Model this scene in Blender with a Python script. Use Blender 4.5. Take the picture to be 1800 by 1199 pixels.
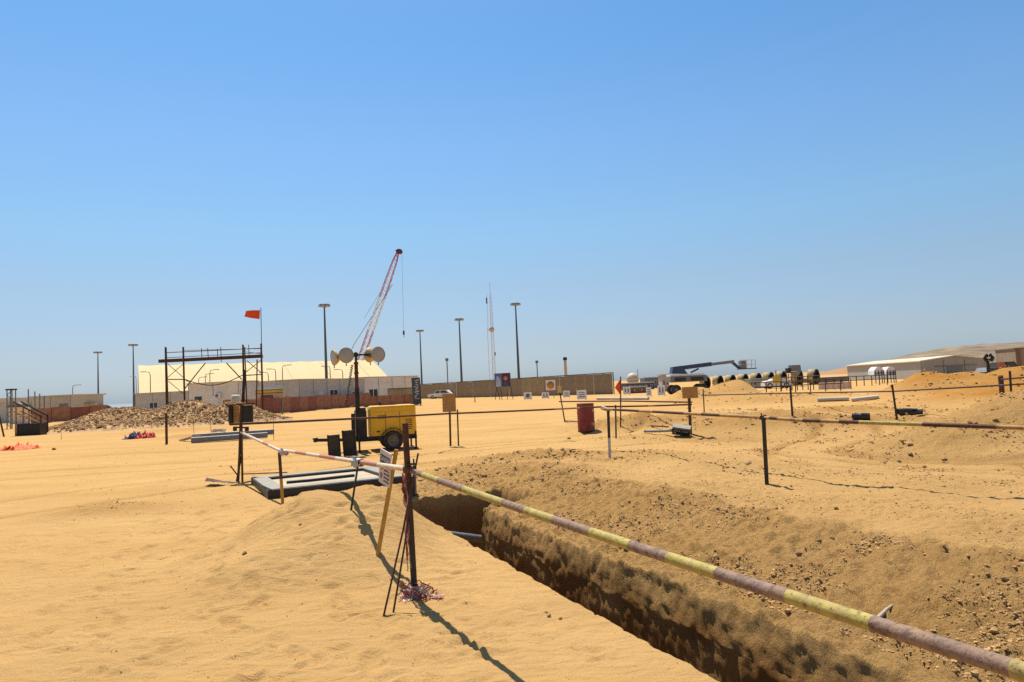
import bpy, bmesh, math, random
import numpy as np
from mathutils import Vector, Matrix

for _o in list(bpy.data.objects): bpy.data.objects.remove(_o)
scene = bpy.context.scene
C = scene.collection
R = math.radians
rnd = random.Random(7)

# ------------------------------------------------------------------ camera
FPX, EYE = 1250.0, 1.7                       # focal length in photo pixels, eye height
ROLL, PITCH = math.atan(0.0465), math.atan(78.6/1250.0)
_U0 = Vector((0, -math.sin(PITCH), math.cos(PITCH)))
_F = Vector((0, math.cos(PITCH), math.sin(PITCH)))
_RC = Vector((1, 0, 0))*math.cos(ROLL) - _U0*math.sin(ROLL)
_UC = Vector((1, 0, 0))*math.sin(ROLL) + _U0*math.cos(ROLL)
cam_d = bpy.data.cameras.new('camera'); cam = bpy.data.objects.new('camera', cam_d); C.objects.link(cam)
cam_d.sensor_width = 36.0; cam_d.lens = 36.0*FPX/1800.0
cam_d.clip_start = 0.05; cam_d.clip_end = 20000
_m = Matrix((_RC, _UC, -_F)).transposed().to_4x4(); _m.translation = (0, 0, EYE)
cam.matrix_world = _m
scene.camera = cam

# ------------------------------------------------------------------ sky, sun, exposure
SUN_AZ, SUN_EL = R(-23), R(64)              # azimuth from +Y towards +X
world = bpy.data.worlds.new('World'); scene.world = world; world.use_nodes = True
nt = world.node_tree; nt.nodes.clear()
sky = nt.nodes.new('ShaderNodeTexSky'); sky.sky_type = 'NISHITA'; sky.sun_disc = False
sky.sun_elevation = SUN_EL; sky.sun_rotation = SUN_AZ
sky.altitude = 0; sky.air_density = 1.0; sky.dust_density = 0.5; sky.ozone_density = 5.0
bg = nt.nodes.new('ShaderNodeBackground'); bg.inputs['Strength'].default_value = 0.143
wo = nt.nodes.new('ShaderNodeOutputWorld')
# dusty air: the sky is greyed evenly towards the horizon all the way round
_tc = nt.nodes.new('ShaderNodeTexCoord'); _sx = nt.nodes.new('ShaderNodeSeparateXYZ'); nt.links.new(_tc.outputs['Generated'], _sx.inputs[0])
_cr = nt.nodes.new('ShaderNodeValToRGB'); nt.links.new(_sx.outputs['Z'], _cr.inputs[0])
_st = [(0.0, (.38, .47, .66)), (.058, (.495, .488, .545)), (.142, (.60, .595, .577)), (.219, (.62, .715, .683)), (.328, (.61, .756, .78)), (.45, (.50, .748, .815)), (1.0, (.80, .78, .76))]  # last stop, overhead and out of view, made less blue to neutralise shadow colour
while len(_cr.color_ramp.elements) < len(_st): _cr.color_ramp.elements.new(.5)
for _e, (_p, _c) in zip(_cr.color_ramp.elements, _st): _e.position = _p; _e.color = _c+(1,)
_mm = nt.nodes.new('ShaderNodeVectorMath'); _mm.operation = 'MULTIPLY'
nt.links.new(sky.outputs[0], _mm.inputs[0]); nt.links.new(_cr.outputs[0], _mm.inputs[1])
nt.links.new(_mm.outputs[0], bg.inputs[0]); nt.links.new(bg.outputs[0], wo.inputs[0])
sun_d = bpy.data.lights.new('sun', 'SUN'); sun_d.energy = 5.0; sun_d.angle = R(0.5); sun_d.color = (1.0, 0.935, 0.82)
sun = bpy.data.objects.new('sun', sun_d); C.objects.link(sun)
_sd = Vector((math.sin(SUN_AZ)*math.cos(SUN_EL), math.cos(SUN_AZ)*math.cos(SUN_EL), math.sin(SUN_EL)))
sun.rotation_euler = _sd.to_track_quat('Z', 'Y').to_euler(); sun.location = (0, 0, 30)
scene.view_settings.view_transform = 'Standard'; scene.view_settings.look = 'None'
scene.view_settings.exposure = 0.38; scene.view_settings.gamma = 1.0
scene.view_settings.use_curve_mapping = False
scene.cycles.use_denoising = False            # keep the grain of the sand

# ------------------------------------------------------------------ numpy noise
_perm = np.random.RandomState(3).permutation(256); _perm = np.concatenate([_perm, _perm, _perm])
_g2 = np.array([[math.cos(a), math.sin(a)] for a in np.linspace(0, 2*math.pi, 17)[:16]])
def pn(x, y, seed=0):
    x = np.asarray(x, float)+seed*17.31; y = np.asarray(y, float)+seed*9.77
    xi = np.floor(x).astype(int); yi = np.floor(y).astype(int); xf = x-xi; yf = y-yi
    u = xf*xf*xf*(xf*(xf*6-15)+10); v = yf*yf*yf*(yf*(yf*6-15)+10)
    def g(ix, iy, dx, dy):
        h = _perm[(_perm[ix & 255]+iy) & 255] & 15
        return _g2[h, 0]*dx+_g2[h, 1]*dy
    a = g(xi, yi, xf, yf); b = g(xi+1, yi, xf-1, yf); c = g(xi, yi+1, xf, yf-1); d = g(xi+1, yi+1, xf-1, yf-1)
    return 1.5*((a+u*(b-a))*(1-v)+(c+u*(d-c))*v)
def fbm(x, y, n=4, seed=0):
    s = 0; a = 1.0; f = 1.0
    for i in range(n): s = s+a*pn(x*f, y*f, seed+i); a *= .5; f *= 2.03
    return s
def ss(a, b, x):
    t = np.clip((np.asarray(x, float)-a)/(b-a), 0, 1); return t*t*(3-2*t)

# ------------------------------------------------------------------ terrain heights
TO = (1.6, 4.1); EU = (-0.398, 0.9174); EV = (0.9174, 0.398)       # trench frame
def uv_of(x, y):
    dx = np.asarray(x, float)-TO[0]; dy = np.asarray(y, float)-TO[1]
    return dx*EU[0]+dy*EU[1], dx*EV[0]+dy*EV[1]
def xy_of(u, v): return TO[0]+u*EU[0]+v*EV[0], TO[1]+u*EU[1]+v*EV[1]
def ga(x, y, cx, cy, sx, sy, rot=0):
    dx = x-cx; dy = y-cy; c, s = math.cos(rot), math.sin(rot)
    a = dx*c+dy*s; b = -dx*s+dy*c
    return np.exp(-(a/sx)**2-(b/sy)**2)
MOUNDS = [  # cx, cy, sx, sy, rot, height, roughness, orange
    (11.7, 14.7, 3.25, 2.0, 0.2, 1.30, 1.0, 0.12), (8.3, 13.9, 1.6, 1.2, 0.3, 0.20, 1.0, 0.1),
    (17.5, 19.5, 4.0, 3.0, 0, 1.0, 1.0, 0.2),
    (21.6, 37.0, 2.3, 2.2, 0, 1.35, .8, 1.0), (26.2, 36.6, 2.8, 2.2, 0, 1.30, .8, 1.0), (24.0, 33.5, 5.5, 2.2, 0.1, .55, .6, 1.0),
    (15.2, 50.0, 2.1, 2.2, 0, 1.35, .5, .35), (11.9, 48.0, 1.7, 2.0, 0, .95, .6, .3), (13.5, 40.5, 4.2, 2.4, -.2, .55, .5, .35),
    (18.0, 43, 5, 3, 0, .35, .5, .4), (33, 42, 5, 3, 0, .8, .5, .4),
    (4.2, 24.6, 1.9, .9, -.25, .58, 1.0, .3), (7.0, 21.6, 2.2, 1.1, -.3, .50, 1.0, .3), (9.6, 20.4, 2.4, .9, -.15, .34, 1.0, .2), (6.2, 27.5, 3.2, 1.0, -.1, .30, .9, .3), (12.6, 27.0, 3.0, 1.0, .05, .35, .9, .4), (5.8, 19.4, 1.6, .8, -.5, -.22, .8, .2),
    (0.6, 16.4, 1.8, .9, -.1, .17, 1.0, .2), (-0.8, 14.2, 1.0, .8, 0, .12, 1.0, .2), (2.3, 14.6, 1.2, 1.1, 0, .10, .8, .1),
    (11.5, 24.0, 4.0, 1.8, -.2, .18, .7, .25), (15.5, 29, 4.5, 2, 0, -.25, .5, .3),
    (-19.5, 41.0, 3.0, 1.6, .1, .18, .3, .3), (-15.2, 32.6, 1.3, .8, 0, .22, .4, .3), (-6.6, 11.6, .8, .45, .2, .10, .5, .2),
]
def berm(x, y):
    u, v = uv_of(x, y)
    w = .25*pn(v*1.3, u*.4, 57)
    along = ss(3.0, 5.0, u+w)*(1-ss(5.15, 6.7, u+w*.6))
    side = (1-ss(-1.45, -.36, v))*ss(-3.6, -1.9, v+.25*pn(u*.8, v*.8, 58))
    return .63*along*side*(1+.10*pn(v*2.2, u*.7, 59))
def bankdrop(x, y):
    u, v = uv_of(x, y)
    return (-.03*(1-ss(.6, 2.6, v))*ss(-.3, .4, v) + .20*ss(.6, 2.8, v)*(1+.35*pn(u*.9, v*.9, 52)))*(1-ss(8.5, 11, u))*(1-ss(5, 9, v))
def H(x, y):
    x = np.asarray(x, float); y = np.asarray(y, float)
    z = .05*pn(x/7, y/7, 1)+.02*pn(x/2.1, y/2.1, 2)
    z = z*(1-.6*ss(30, 80, y))
    for (cx, cy, sx, sy, ro, h, ro_, og) in MOUNDS:
        wob = 1+.22*pn(x/1.6, y/1.6, 5)
        z = z+h*ga(x, y, cx, cy, sx, sy, ro)*wob
    z = z+berm(x, y)+bankdrop(x, y)
    z = z-.55*ss(95, 135, y)*ss(40, 70, x)
    return z
def rough(x, y):
    x = np.asarray(x, float); y = np.asarray(y, float)
    u, v = uv_of(x, y)
    r = ss(.2, .7, v)*(1-ss(2.3, 3.0, v+.25*pn(x*1.5, y*1.5, 8)))*(1-ss(9.5, 12.5, u))
    r = np.maximum(r, ss(6.6, 7.6, u)*ss(-1.0, 0.2, v)*(1-ss(8.5, 13, u))*(1-ss(2.2, 4.0, v))*.9)
    for (cx, cy, sx, sy, ro, h, rr, og) in MOUNDS:
        r = np.maximum(r, rr*np.clip(1.5*ga(x, y, cx, cy, sx*1.05, sy*1.05, ro), 0, 1)**.7)
    r = np.maximum(r, .6*ss(1.5, 3.5, x)*ss(9, 12, y)*np.clip(.7+.8*pn(x*.35, y*.35, 77), 0, 1)*(1-ss(30, 45, y)))
    r = np.maximum(r, .5*ss(2.0, 3.0, v)*(1-ss(9, 14, v))*(1-ss(8, 14, u))*np.clip(.75+.5*pn(x*.6, y*.6, 78), .3, 1))
    return np.clip(r, 0, 1)
def orange(x, y):
    o = np.zeros_like(np.asarray(x, float))
    for (cx, cy, sx, sy, ro, h, rr, og) in MOUNDS:
        o = np.maximum(o, og*np.clip(1.6*ga(x, y, cx, cy, sx, sy, ro), 0, 1))
    return o
# tyre tracks: centre polylines pressed into the sand (left yard, right yard)
def _curve(pts, n=140):
    P = [np.array(p, float) for p in pts]; out = []
    P = [2*P[0]-P[1]]+P+[2*P[-1]-P[-2]]
    for i in range(1, len(P)-2):
        for t in np.linspace(0, 1, n//(len(P)-3), endpoint=False):
            a, b, c, d = P[i-1], P[i], P[i+1], P[i+2]
            out.append(.5*((2*b)+(-a+c)*t+(2*a-5*b+4*c-d)*t*t+(-a+3*b-3*c+d)*t**3))
    return np.array(out)
TRACKS = [_curve(p) for p in (
    [(-16, 17), (-10, 18.2), (-5, 19), (1, 20.5), (6, 26)], [(-16, 18.9), (-10, 20.1), (-5, 20.9), (1, 22.4), (5, 28)],
    [(-20, 23), (-12, 24), (-4, 25), (4, 31)], [(-20, 25), (-12, 26), (-4, 27), (3, 33)],
    [(-9, 10.5), (-7, 13), (-4, 15.8), (0, 18), (4, 19)], [(-11, 11.5), (-8.8, 14.2), (-5.5, 17.2)],
    [(13, 10.2), (9, 11.3), (6.6, 12.6), (6.2, 14.0), (7.2, 15.4), (9, 17.8), (10, 20)],
    [(13, 8.9), (8.4, 10.2), (5.4, 12.0), (4.9, 14.0), (5.9, 16.2), (7.6, 18.6), (9, 21)],
    [(12, 9.6), (7.4, 11.2), (5.6, 13.2), (5.2, 16)], [(11, 11.4), (7.6, 12.2), (6.4, 13.6), (6.9, 15.4)])]
def tracks(x, y):
    d = np.zeros(x.shape)
    for T in TRACKS:
        lo = T.min(0)-.6; hi = T.max(0)+.6
        m = (x > lo[0]) & (x < hi[0]) & (y > lo[1]) & (y < hi[1])
        if not m.any(): continue
        X = x[m]; Y = y[m]; best = np.full(X.shape, 9e9)
        for i in range(len(T)):
            best = np.minimum(best, (X-T[i, 0])**2+(Y-T[i, 1])**2)
        bd = np.sqrt(best)
        d[m] = np.maximum(d[m], np.exp(-(bd/.16)**2)-.55*np.exp(-((bd-.32)/.12)**2))
    return d
FOOT = []
for _k in range(900):
    _r = rnd.uniform(3.5, 13); _a = rnd.uniform(-.75, .12)
    FOOT.append((_r*math.sin(_a)*1.0, _r*math.cos(_a), rnd.uniform(-1.2, 1.2), rnd.uniform(.05, .13), rnd.uniform(.008, .026)))
for (_x0, _y0, _x1, _y1) in ((-3.6, 4.2, -5.2, 13.5), (-1.2, 3.9, -4.4, 9.6), (-6.5, 8.5, -2.9, 10.4), (-.6, 4.0, -1.7, 6.6), (-9, 14.5, -4.6, 12.4)):
    _L = math.hypot(_x1-_x0, _y1-_y0); _a = math.atan2(_y1-_y0, _x1-_x0); _n = int(_L/.62)
    for _i in range(_n):
        _s = .11 if _i % 2 else -.11; _f = _i/_n
        FOOT.append((_x0+(_x1-_x0)*_f-math.sin(_a)*_s+rnd.uniform(-.05, .05), _y0+(_y1-_y0)*_f+math.cos(_a)*_s+rnd.uniform(-.06, .06), _a+rnd.uniform(-.2, .2), .15, rnd.uniform(.022, .036)))
def feet(x, y):
    d = np.zeros(x.shape)
    for (cx, cy, a, L, dep) in FOOT:
        m = (np.abs(x-cx) < .5) & (np.abs(y-cy) < .5)
        if not m.any(): continue
        X = x[m]-cx; Y = y[m]-cy; c, s = math.cos(a), math.sin(a)
        q = ((X*c+Y*s)/L)**2+((-X*s+Y*c)/(L*.45))**2
        d[m] += -dep*np.exp(-q)+dep*.55*np.exp(-(np.sqrt(q)-1.5)**2/.15)
    return d
def micro(x, y, r):
    cl = np.abs(fbm(x*4.2, y*4.2, 3, 11)); cl2 = fbm(x*13, y*13, 2, 14)
    return r*(.075*(cl-.3)+.030*cl2+.035*pn(x*1.7, y*1.7, 20))+(1-r)*(.005*fbm(x*6, y*10, 3, 31)+.004*pn(x*1.1, y*2.0, 35))

# ------------------------------------------------------------------ pixel helpers (photo pixels -> world)
def ray(px, py):
    d = _F+_RC*((px-900)/FPX)+_UC*((599.5-py)/FPX); return d/d.y
def pt(px, py, Y):
    d = ray(px, py); return Vector((d.x*Y, Y, EYE+d.z*Y))
_T = np.concatenate([np.arange(1.5, 40, .02), np.arange(40, 400, .1)])
def gp(px, py):
    d = ray(px, py); z = EYE+d.z*_T-H(d.x*_T, _T)
    i = int(np.argmax(z < 0)) if (z < 0).any() else len(_T)-1
    Y = float(_T[i]); return Vector((d.x*Y, Y, float(H(d.x*Y, Y))))
def gz(x, y): return float(H(x, y))
def gflat(px, py):
    d = ray(px, py); Y = -EYE/d.z; return Vector((d.x*Y, Y, gz(d.x*Y, Y)))

# ------------------------------------------------------------------ materials
MATS = {}
def mat(name, col, rough=.6, metal=0.0, var=.18, scale=6.0, bump=.0, dust=0.0, wear=0.0, spec=.4):
    if name in MATS: return MATS[name]
    m = bpy.data.materials.new(name); m.use_nodes = True; t = m.node_tree; b = t.nodes['Principled BSDF']
    tc = t.nodes.new('ShaderNodeTexCoord'); n = t.nodes.new('ShaderNodeTexNoise')
    n.inputs['Scale'].default_value = scale; n.inputs['Detail'].default_value = 6; n.inputs['Roughness'].default_value = .65
    t.links.new(tc.outputs['Object'], n.inputs['Vector'])
    mr = t.nodes.new('ShaderNodeMapRange'); mr.inputs[1].default_value = .3; mr.inputs[2].default_value = .7
    mr.inputs[3].default_value = 1-var; mr.inputs[4].default_value = 1+var
    t.links.new(n.outputs['Fac'], mr.inputs[0])
    mx = t.nodes.new('ShaderNodeVectorMath'); mx.operation = 'SCALE'; mx.inputs[0].default_value = col
    t.links.new(mr.outputs[0], mx.inputs['Scale']); out = mx.outputs[0]
    if dust > 0:
        n2 = t.nodes.new('ShaderNodeTexNoise'); n2.inputs['Scale'].default_value = scale*.6; n2.inputs['Detail'].default_value = 8
        n2.inputs['Roughness'].default_value = .75
        t.links.new(tc.outputs['Object'], n2.inputs['Vector'])
        m2 = t.nodes.new('ShaderNodeMapRange'); m2.inputs[1].default_value = .42; m2.inputs[2].default_value = .72
        m2.inputs[3].default_value = 0; m2.inputs[4].default_value = dust
        t.links.new(n2.outputs['Fac'], m2.inputs[0])
        mi = t.nodes.new('ShaderNodeMix'); mi.data_type = 'RGBA'
        t.links.new(m2.outputs[0], mi.inputs[0]); t.links.new(out, mi.inputs[6]); mi.inputs[7].default_value = (.34, .21, .09, 1)
        out = mi.outputs[2]
    if wear > 0:
        n4 = t.nodes.new('ShaderNodeTexNoise'); n4.inputs['Scale'].default_value = scale*1.7; n4.inputs['Detail'].default_value = 10; n4.inputs['Roughness'].default_value = .8
        t.links.new(tc.outputs['Object'], n4.inputs['Vector'])
        m4 = t.nodes.new('ShaderNodeMapRange'); m4.inputs[1].default_value = .60-.1*wear; m4.inputs[2].default_value = .64-.06*wear; m4.inputs[3].default_value = 0; m4.inputs[4].default_value = .8
        t.links.new(n4.outputs['Fac'], m4.inputs[0]); mi4 = t.nodes.new('ShaderNodeMix'); mi4.data_type = 'RGBA'
        t.links.new(m4.outputs[0], mi4.inputs[0]); t.links.new(out, mi4.inputs[6]); mi4.inputs[7].default_value = (.085, .045, .030, 1); out = mi4.outputs[2]
    t.links.new(out, b.inputs['Base Color'])
    b.inputs['Roughness'].default_value = rough; b.inputs['Metallic'].default_value = metal
    b.inputs['Specular IOR Level'].default_value = spec
    if bump > 0:
        bp = t.nodes.new('ShaderNodeBump'); bp.inputs['Strength'].default_value = bump; bp.inputs['Distance'].default_value = .01
        n3 = t.nodes.new('ShaderNodeTexNoise'); n3.inputs['Scale'].default_value = scale*5; n3.inputs['Detail'].default_value = 4
        t.links.new(tc.outputs['Object'], n3.inputs['Vector']); t.links.new(n3.outputs['Fac'], bp.inputs['Height'])
        t.links.new(bp.outputs[0], b.inputs['Normal'])
    MATS[name] = m; return m

def ground_material(name='sandy_ground'):
    m = bpy.data.materials.new(name); m.use_nodes = True; t = m.node_tree; L = t.links.new
    b = t.nodes['Principled BSDF']; b.inputs['Roughness'].default_value = .95; b.inputs['Specular IOR Level'].default_value = 0.0
    geo = t.nodes.new('ShaderNodeNewGeometry')
    def noise(scale, detail=5, rg=.6, vec=None, dist=0.0):
        n = t.nodes.new('ShaderNodeTexNoise'); n.inputs['Scale'].default_value = scale; n.inputs['Detail'].default_value = detail
        n.inputs['Roughness'].default_value = rg; n.inputs['Distortion'].default_value = dist
        L(vec if vec else geo.outputs['Position'], n.inputs['Vector']); return n.outputs['Fac']
    def rng(f, a, b_, c, d):
        r = t.nodes.new('ShaderNodeMapRange'); L(f, r.inputs[0])
        for i, v in enumerate((a, b_, c, d)): r.inputs[i+1].default_value = v
        return r.outputs[0]
    def mixc(f, c1, c2, mode='MIX'):
        x = t.nodes.new('ShaderNodeMix'); x.data_type = 'RGBA'; x.blend_type = mode
        if isinstance(f, float): x.inputs[0].default_value = f
        else: L(f, x.inputs[0])
        for s, c in ((6, c1), (7, c2)):
            if isinstance(c, tuple): x.inputs[s].default_value = c+(1,)
            else: L(c, x.inputs[s])
        return x.outputs[2]
    def math_(op, a, b_):
        x = t.nodes.new('ShaderNodeMath'); x.operation = op
        for i, v in enumerate((a, b_)):
            if isinstance(v, float): x.inputs[i].default_value = v
            else: L(v, x.inputs[i])
        return x.outputs[0]
    at = t.nodes.new('ShaderNodeAttribute'); at.attribute_name = 'soil'
    sep = t.nodes.new('ShaderNodeSeparateColor'); L(at.outputs['Color'], sep.inputs[0])
    rg_, og_, dark_ = sep.outputs[0], sep.outputs[1], sep.outputs[2]
    st = t.nodes.new('ShaderNodeVectorMath'); st.operation = 'MULTIPLY'; st.inputs[1].default_value = (.55, 1.5, 1); L(geo.outputs['Position'], st.inputs[0])
    sand = mixc(rng(noise(.35, 6, .6, st.outputs[0]), .35, .66, 0, 1), (.500, .297, .113), (.570, .351, .143))
    sand = mixc(rng(noise(2.6, 6, .7, st.outputs[0], .4), .52, .75, 0, .55), sand, (.420, .240, .082))
    soil = mixc(rng(noise(1.1, 6, .65), .35, .65, 0, 1), (.490, .287, .104), (.570, .345, .136))
    soil = mixc(rng(noise(24, 5, .75), .52, .74, 0, .55), soil, (.250, .132, .045))
    soil = mixc(rng(noise(55, 3, .6), .60, .72, 0, .5), soil, (.50, .34, .17))
    sand = mixc(rng(noise(.55, 7, .72, st.outputs[0], .8), .50, .60, 0, .32), sand, (.430, .265, .105))
    sand = mixc(rng(noise(.9, 6, .7, None, .5), .60, .72, 0, .5), sand, (.60, .385, .165))
    base = mixc(rg_, sand, soil)
    base = mixc(math_('MULTIPLY', og_, rng(noise(.6, 4), .25, .6, .55, 1.0)), base, (.400, .180, .040))
    base = mixc(math_('MULTIPLY', dark_, .85), base, (.205, .088, .025))  # painted trench wall shade, plus the packed soil of tyre tracks
    base = mixc(rng(noise(130, 2, .5), .3, .7, 0, .22), base, (.23, .135, .052))
    L(base, b.inputs['Base Color'])
    h1 = math_('MULTIPLY', noise(15, 8, .78), rng(rg_, 0, 1, .28, .80))
    h2 = math_('MULTIPLY', noise(48, 6, .8), rng(rg_, 0, 1, .08, .40))
    h3 = math_('MULTIPLY', noise(6.5, 6, .68, st.outputs[0], .9), .46)
    hh = math_('ADD', math_('ADD', h1, h2), h3)
    bp = t.nodes.new('ShaderNodeBump'); bp.inputs['Strength'].default_value = 1.0; bp.inputs['Distance'].default_value = .06
    L(hh, bp.inputs['Height']); L(bp.outputs[0], b.inputs['Normal'])
    return m
M_GROUND = ground_material()
RUST = mat('rusty_steel', (.075, .030, .018), .75, .2, .45, 14, .4, .25)
DARK = mat('dark_steel', (.030, .024, .022), .6, .3, .4, 12, .3, .18)
BLACK = mat('black_steel', (.012, .012, .013), .5, .2, .4, 8, .2, .10)
YPAINT = mat('yellow_pipe_paint', (.38, .305, .065), .7, 0, .32, 16, .3, .75, .6)
PPAINT = mat('faded_maroon_pipe_paint', (.225, .140, .105), .75, 0, .32, 18, .35, .75, .9)
RPAINT = mat('faded_red_pipe_paint', (.42, .17, .115), .6, 0, .25, 14, .2, .4)
WPAINT = mat('faded_white_pipe_paint', (.62, .50, .38), .6, 0, .2, 14, .2, .35)
YSTAKE = mat('yellow_stake_wood', (.50, .26, .03), .65, 0, .3, 20, .3, .2)
OBROWN = mat('yellow_brown_pipe', (.30, .16, .045), .65, 0, .5, 5, .3, .25)
PLY = mat('ply_board', (.42, .215, .058), .75, 0, .22, 9, .2, .15)
GALV = mat('galvanised_steel', (.42, .43, .42), .5, .35, .2, 9, .1, .2)
GREYM = mat('grey_metal', (.16, .17, .18), .55, .3, .25, 8, .1, .15)
POLE = mat('grey_pole_paint', (.085, .10, .115), .55, .2, .15, 3)
WHITE = mat('white_paint', (.72, .70, .66), .5, 0, .1, 3, 0, .12)
YELLOW = mat('yellow_canopy_paint', (.80, .42, .010), .38, 0, .08, 5, .05, .07)
RUBBER = mat('black_rubber', (.018, .017, .017), .85, 0, .3, 12, .3, .35)
RED = mat('red_drum_paint', (.200, .022, .017), .6, 0, .35, 5, .3, .30)
ORANGE = mat('orange_flag_cloth', (.80, .085, .012), .75, 0, .12, 9)
CREAM = mat('cream_tent_fabric', (.58, .43, .195), .75, 0, .05, .25)
CABIN = mat('cabin_cream_panel', (.72, .66, .56), .65, 0, .12, 1.5, 0, .2)
CABING = mat('cabin_grey_panel', (.50, .47, .40), .65, 0, .12, 1.5, 0, .2)
HOARD = mat('brown_hoarding_board', (.27, .115, .065), .8, 0, .35, 1.6, 0, .25)
HOARD2 = mat('red_brown_hoarding_board', (.215, .072, .045), .8, 0, .3, 1.8, 0, .22)
FENCE = mat('olive_brown_fence_sheet', (.265, .205, .125), .7, 0, .16, .8, 0, .2)
FENCE2 = mat('tan_fence_sheet', (.33, .26, .145), .7, 0, .16, .8, 0, .2)
GLASS = mat('dark_window', (.04, .055, .06), .15, 0, .2, 2)
WOOD = mat('weathered_wood', (.33, .19, .075), .8, 0, .35, 7, .3, .15)
CONC = mat('tan_concrete_pipe', (.50, .36, .165), .85, 0, .22, 2, .2, .2)
BLUE = mat('dark_blue_machine_paint', (.022, .045, .11), .45, 0, .2, 4, 0, .1)
SHED = mat('grey_shed_cladding', (.33, .305, .26), .6, 0, .07, .4)
SHEDR = mat('cream_shed_roof', (.60, .52, .36), .55, 0, .06, .4)
REDW = mat('red_lattice_paint', (.42, .10, .12), .6, 0, .2, 1)
PINKW = mat('pale_lattice_paint', (.66, .55, .58), .6, 0, .15, 1)
PLASTIC = mat('black_plastic', (.014, .015, .017), .5, 0, .3, 6, 0, .06)
TAPER = mat('red_tape', (.36, .040, .040), .5, 0, .3, 20, 0, .15)
TAPEW = mat('white_tape', (.48, .40, .34), .5, 0, .2, 20, 0, .25)
SIGNW = mat('sign_board_white', (.60, .53, .47), .6, 0, .16, 14, 0, .25)
SIGNK = mat('sign_print_dark', (.07, .045, .05), .7, 0, .3, 30, 0, .2)
SIGNR = mat('sign_print_red', (.40, .07, .10), .7, 0, .3, 30)
ROCKM = mat('brown_stone', (.30, .175, .075), .9, 0, .35, 12, .5, .3)
GRAVM = mat('brown_rubble', (.40, .238, .100), .9, 0, .45, 1.1, .3, 0)
CLODM = mat('soil_clod', (.43, .255, .10), .95, 0, .35, 4, .4, 0)

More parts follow.
